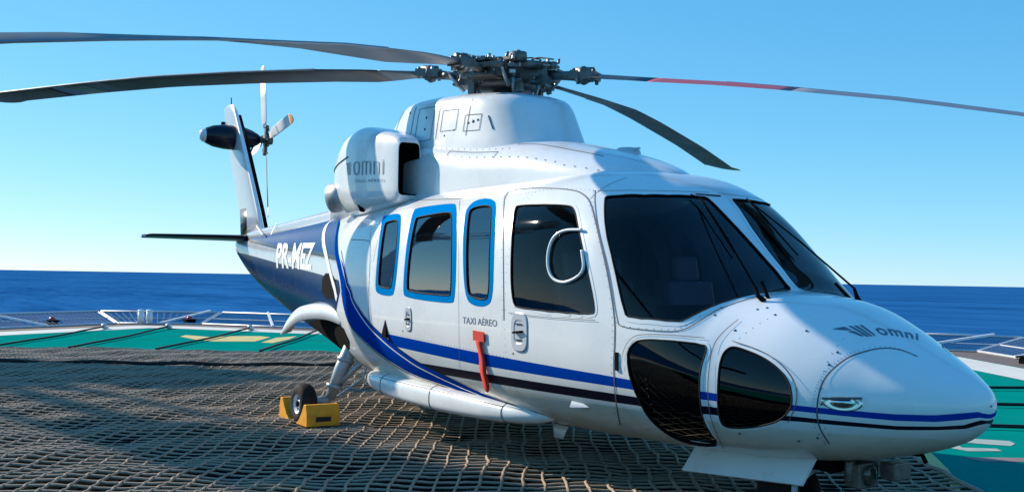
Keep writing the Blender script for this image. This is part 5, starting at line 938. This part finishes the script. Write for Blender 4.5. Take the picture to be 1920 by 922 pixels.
# ---------------- float pods under the cabin sides
pf=loft_fn([(2.90,.45,.48,-.66,.02,2),(3.02,.41,.52,-.70,.09,2),(3.25,.385,.54,-.735,.135,2.3),(3.6,.37,.555,-.765,.155,2.9),(4.3,.36,.57,-.785,.165,3.3),(5.0,.37,.575,-.785,.165,3.3),(5.45,.395,.58,-.775,.15,2.7),(5.7,.42,.575,-.755,.11,2.3),(5.82,.48,.54,-.73,.03,2)])
for sd_ in (1,-1):
    mb=PB();loft(mb,pf,2.90,5.82,70,40,0,True,True,mir=sd_);pd=mb.build('float_pod',['white'])
    mb=PB()
    for s_ in (3.3,4.3,5.25):
        g=pf(np.full(30,s_),np.linspace(-1.5,1.3,30));mb.tube([(x,y*sd_-.002*sd_,z) for x,y,z in g],.003,4)
    g=pf(np.linspace(3.3,5.3,30),np.full(30,.55));mb.tube([(x,y*sd_-.003*sd_,z+.001) for x,y,z in g],.003,4)
    mb.build('pod_seam',['seam'],pd)
mb=PB();wingpanel(mb,[((-3.05,-.45,.37),(-3.25,-.45,.37),.02,(0,1,0)),((-3.12,-.45,.27),(-3.24,-.45,.27),.012,(0,1,0))],0,8);mb.build('belly_antenna',['white'])
mb=PB();mb.box((-.42,-.02,.555),(.06,.04,.05));mb.tube([(-.4,-.02,.56),(-.36,-.02,.50)],.012,6);mb.build('pitot_stub',['bay'])
# ---------------- main gear
for sd_ in (1,-1):
    Wc=Vector((-6.40,-1.21*sd_,.205))
    mb=PB();mb.tube([(-6.28,-.72*sd_,.88),(-6.33,-.86*sd_,.52),(-6.38,-.95*sd_,.24)],[.075,.07,.05],14);mb.tube([(-6.38,-.95*sd_,.24),(-6.40,-1.14*sd_,.205)],.045,12);mb.tube([(-6.1,-.62*sd_,.72),(-6.34,-.90*sd_,.36)],.028,8);mb.lathe([(0,-.04),(.10,-.04),(.10,.04),(0,.04)],(-6.28,-.72*sd_,.86),(0,1,0),14)
    for z in (.36,.62): mb.lathe([(.07,-.02),(.086,-.02),(.086,.02),(.07,.02)],Vector((-6.36,-.91*sd_,z)) if z<.5 else Vector((-6.315,-.82*sd_,z)),(.05,.3*sd_,1),14)
    mb.tube([(-6.2,-.95*sd_,.28),(-6.12,-.72*sd_,.45),(-6.15,-.6*sd_,.8)],.012,6)
    leg=mb.build('main_gear_leg',['steel'])
    mb=PB();mb.lathe([(.095,-.075),(.13,-.085),(.165,-.075),(.19,-.045),(.197,0),(.19,.045),(.165,.075),(.13,.085),(.095,.075)],Wc,(0,1,0),36)
    wh=mb.build('wheel',['rubber'])
    mb=PB();mb.lathe([(0,-.05),(.03,-.055),(.035,-.045),(.075,-.04),(.09,-.07),(.105,-.072),(.105,.072),(.09,.07),(.075,.04),(0,.04)],Wc,(0,sd_,0),28);mb.lathe([(0,-.075),(.028,-.07),(.03,-.05)],Wc,(0,sd_,0),14,1)
    for k in range(6): mb.lathe([(0,-.052),(.008,-.052),(.008,-.03)],Wc+Vector((math.cos(k*1.047)*.055,0,math.sin(k*1.047)*.055)),(0,sd_,0),8,1)
    mb.build('rim',['rim','bay'],wh)
    # curved gear door hanging behind the bay
    mb=PB();tp=smooth_pts([(6.15,.93,1.06),(6.5,.925,1.135),(7.1,.90,1.135),(7.5,.88,1.09),(7.85,.86,.95),(8.12,.84,.775)],2);bt=smooth_pts([(6.15,.95,.97),(6.5,.95,1.01),(7.0,.94,.995),(7.4,.92,.945),(7.75,.88,.845),(8.09,.85,.765)],2)
    m_=len(tp);V=[(-a,-b*sd_,c_) for a,b,c_ in tp]+[(-a,-b*sd_,c_) for a,b,c_ in bt]+[(-a,-(b-.12)*sd_,c_+.03) for a,b,c_ in tp]
    F=[(i,i+1,m_+i+1,m_+i) for i in range(m_-1)]+[(i,i+1,2*m_+i+1,2*m_+i) for i in range(m_-1)]
    mb.add(V,F,0);solid(mb.build('gear_door',['white']),.015,0)
# nose gear
mb=PB();mb.tube([(-1.30,0,.55),(-1.34,0,.25)],[.05,.04],12);mb.tube([(-1.34,-.06,.17),(-1.34,.06,.17)],.03,10)
for y in (-.10,.10): mb.lathe([(0,-.035),(.09,-.035),(.14,-.03),(.16,0),(.14,.03),(.09,.035),(0,.035)],(-1.34,y,.175),(0,1,0),28,1)
mb.tube([(-.95,0,.44),(-1.3,0,.36)],.022,8);ng=mb.build('nose_gear',['steel','rubber'])
for sd_ in (1,-1):
    mb=PB();V=[(-1.87,-.28*sd_,.385),(-.88,-.28*sd_,.465),(-.92,-.35*sd_,.31),(-1.90,-.37*sd_,.235)];mb.add(V,[(0,1,2,3)],0,False);solid(mb.build('nose_gear_door',['white']),.016,0)
mb=PB();mb.tube([(-1.02,-.30,.30),(-1.03,-.30,.02)],.018,8);mb.tube([(-1.0,-.05,.42),(-1.06,-.25,.28)],.012,6);mb.build('ground_lock_rod',['galv'])
mb=PB();mb.box((-.78,-.02,.37),(.10,.17,.14));mb.box((-.66,.12,.40),(.10,.15,.10));mb.box((-.9,.1,.42),(.2,.2,.05));mb.tube([(-.8,-.1,.45),(-.8,-.1,.33)],.03,8);ll=mb.build('landing_light',['hub'],bevel=.008)
mb=PB();mb.lathe([(0,.012),(.05,.01),(.06,0)],(-.722,-.02,.37),(1,0,0),16);mb.build('lens',['lens'],ll)
mb=PB();mb.box((-1.15,0,.40),(.55,.34,.05));mb.tube([(-1.3,.1,.42),(-.95,.12,.36)],.012,6);mb.tube([(-1.2,-.08,.40),(-.9,-.04,.36)],.01,6,1);mb.build('gear_bay',['bay','hub2'])
# roof bits: beacon and antennas on the cabin roof
mb=PB();mb.lathe([(0,.04),(.07,.035),(.10,.015),(.11,-.03)],(-3.15,.14,2.435),(0,0,1),20);mb.tube([(-3.25,.14,2.46),(-3.0,.14,2.455)],.010,6);mb.build('roof_antenna',['silver'])
# ================================================================ separate things by the helicopter
def chock(x0,x1,y0,y1,h,label):
    """wedge with a hollowed slope towards the tyre; x1 is the tyre side"""
    root=empty('wheel_chock',((x0+x1)/2,(y0+y1)/2,.035));cx,cy=(x0+x1)/2,(y0+y1)/2
    prof=[(x0,0),(x0,h*.55),(x0+(x1-x0)*.12,h),(x0+(x1-x0)*.30,h),(x0+(x1-x0)*.5,h*.62),(x0+(x1-x0)*.75,h*.25),(x1,h*.04),(x1,0)];n=len(prof)
    V=[(x-cx,y0-cy,z) for x,z in prof]+[(x-cx,y1-cy,z) for x,z in prof];mb=MB();mb.add(V,[tuple(range(n)),tuple(range(n,2*n))]+[(i,(i+1)%n,n+(i+1)%n,n+i) for i in range(n)],0,False)
    mb.build('wedge',['chock'],root,bevel=.008)
    mb=MB();xo=x0-cx-.002*(1 if x1>x0 else -1);mb.box((xo,0,h*.33),(.008,(y1-y0)*.45,h*.22));mb.build('hand_slot',['strap'],root)
    tag(root,label,'wheel chock',group='yellow chocks at the main wheels')
chock(-6.0,-6.27,-1.33,-1.0,.20,'yellow wheel chock in front of the near main wheel, nose side')
chock(-6.80,-6.53,-1.31,-1.02,.20,'yellow wheel chock behind the near main wheel, on the tail side')
chock(-6.0,-6.27,1.0,1.33,.20,'yellow wheel chock in front of the far main wheel, beyond the belly')
chock(-6.80,-6.53,1.02,1.31,.20,'yellow wheel chock behind the far main wheel')
root=empty('warning_streamer',(-3.33,-1.06,1.05))
cl=[on_surf(a,b,.014,1)[0] for a,b in ((3.335,-.075),(3.335,-.13))];mb=MB();q=[on_surf(a,b,.016,1)[0]-Vector((-3.33,-1.06,1.05)) for a,b in ((3.41,-.072),(3.26,-.072),(3.26,-.132),(3.41,-.132))];mb.add(q,[(0,1,2,3)],0,False);solid(mb.build('flag_head',['red'],root),.008,0)
mb=MB();ct=[(3.335,-.13),(3.325,-.20),(3.32,-.28),(3.335,-.36),(3.355,-.44),(3.385,-.53),(3.42,-.62)];wd=[.04,.038,.038,.042,.045,.04,.006];V=[];F=[]
ct2=smooth_pts(ct,2);wd2=np.interp(np.linspace(0,1,len(ct2)),np.linspace(0,1,len(wd)),wd)
for k,((a,b),w_) in enumerate(zip(ct2,wd2)):
    o1=on_surf(a-w_,b,.016+.004*math.sin(k*.5),1)[0];o2=on_surf(a+w_,b,.016+.004*math.sin(k*.5+1.2),1)[0];V+=[o1-Vector((-3.33,-1.06,1.05)),o2-Vector((-3.33,-1.06,1.05))]
    if k:F.append((2*k-2,2*k-1,2*k+1,2*k))
mb.add(V,F,0);solid(mb.build('ribbon_tail',['red'],root),.004,0)
tag(root,'red warning streamer hanging down the helicopter side over the blue and black stripes','streamer')
# ---------------- added unseen shade caster in crane form, boom boxes shaped to shade the net
CR=empty('added_shade_crane',(-28.6,-12.5,0)); CR.rotation_euler=(0,0,R(12)); tag(CR,'added shade-casting white crane, unseen, with box boom left of the helideck','crane')
mb=MB();mb.lathe([(.6,-22),(.6,8.6),(.8,8.9),(.8,9.8),(0,9.8)],(0,1.5,0),(0,0,1),40);mb.build('pedestal',['whitesteel'],CR)
mb=MB();mb.box((-.4,1.5,10.6),(2.4,1.3,1.1));mb.build('machinery_house',['whitesteel'],CR,bevel=.08)
mb=MB();mb.box((.4,2.8,10.2),(1.2,.8,1.2));mb.build('cab',['galv'],CR,bevel=.06)
mb=MB()
for z in (-.62,.62):
    for y in (-.4,.4): mb.bar((.8,y,10+z),(16.0,y,10+z),.12,.12)
mb.bar((-.5,.8,10),(.9,0,10),.9,.9);mb.box((7.4,0,10),(3.6,.75,1.15));mb.box((13.3,0,10),(4.6,.75,1.15))
for x0 in (1.0,10.0): mb.bar((x0,.4,9.5),(x0+.9,.4,10.5),.16,.16);mb.bar((x0,-.4,10.5),(x0+.9,-.4,9.5),.16,.16)
mb.build('boom',['whitesteel'],CR)
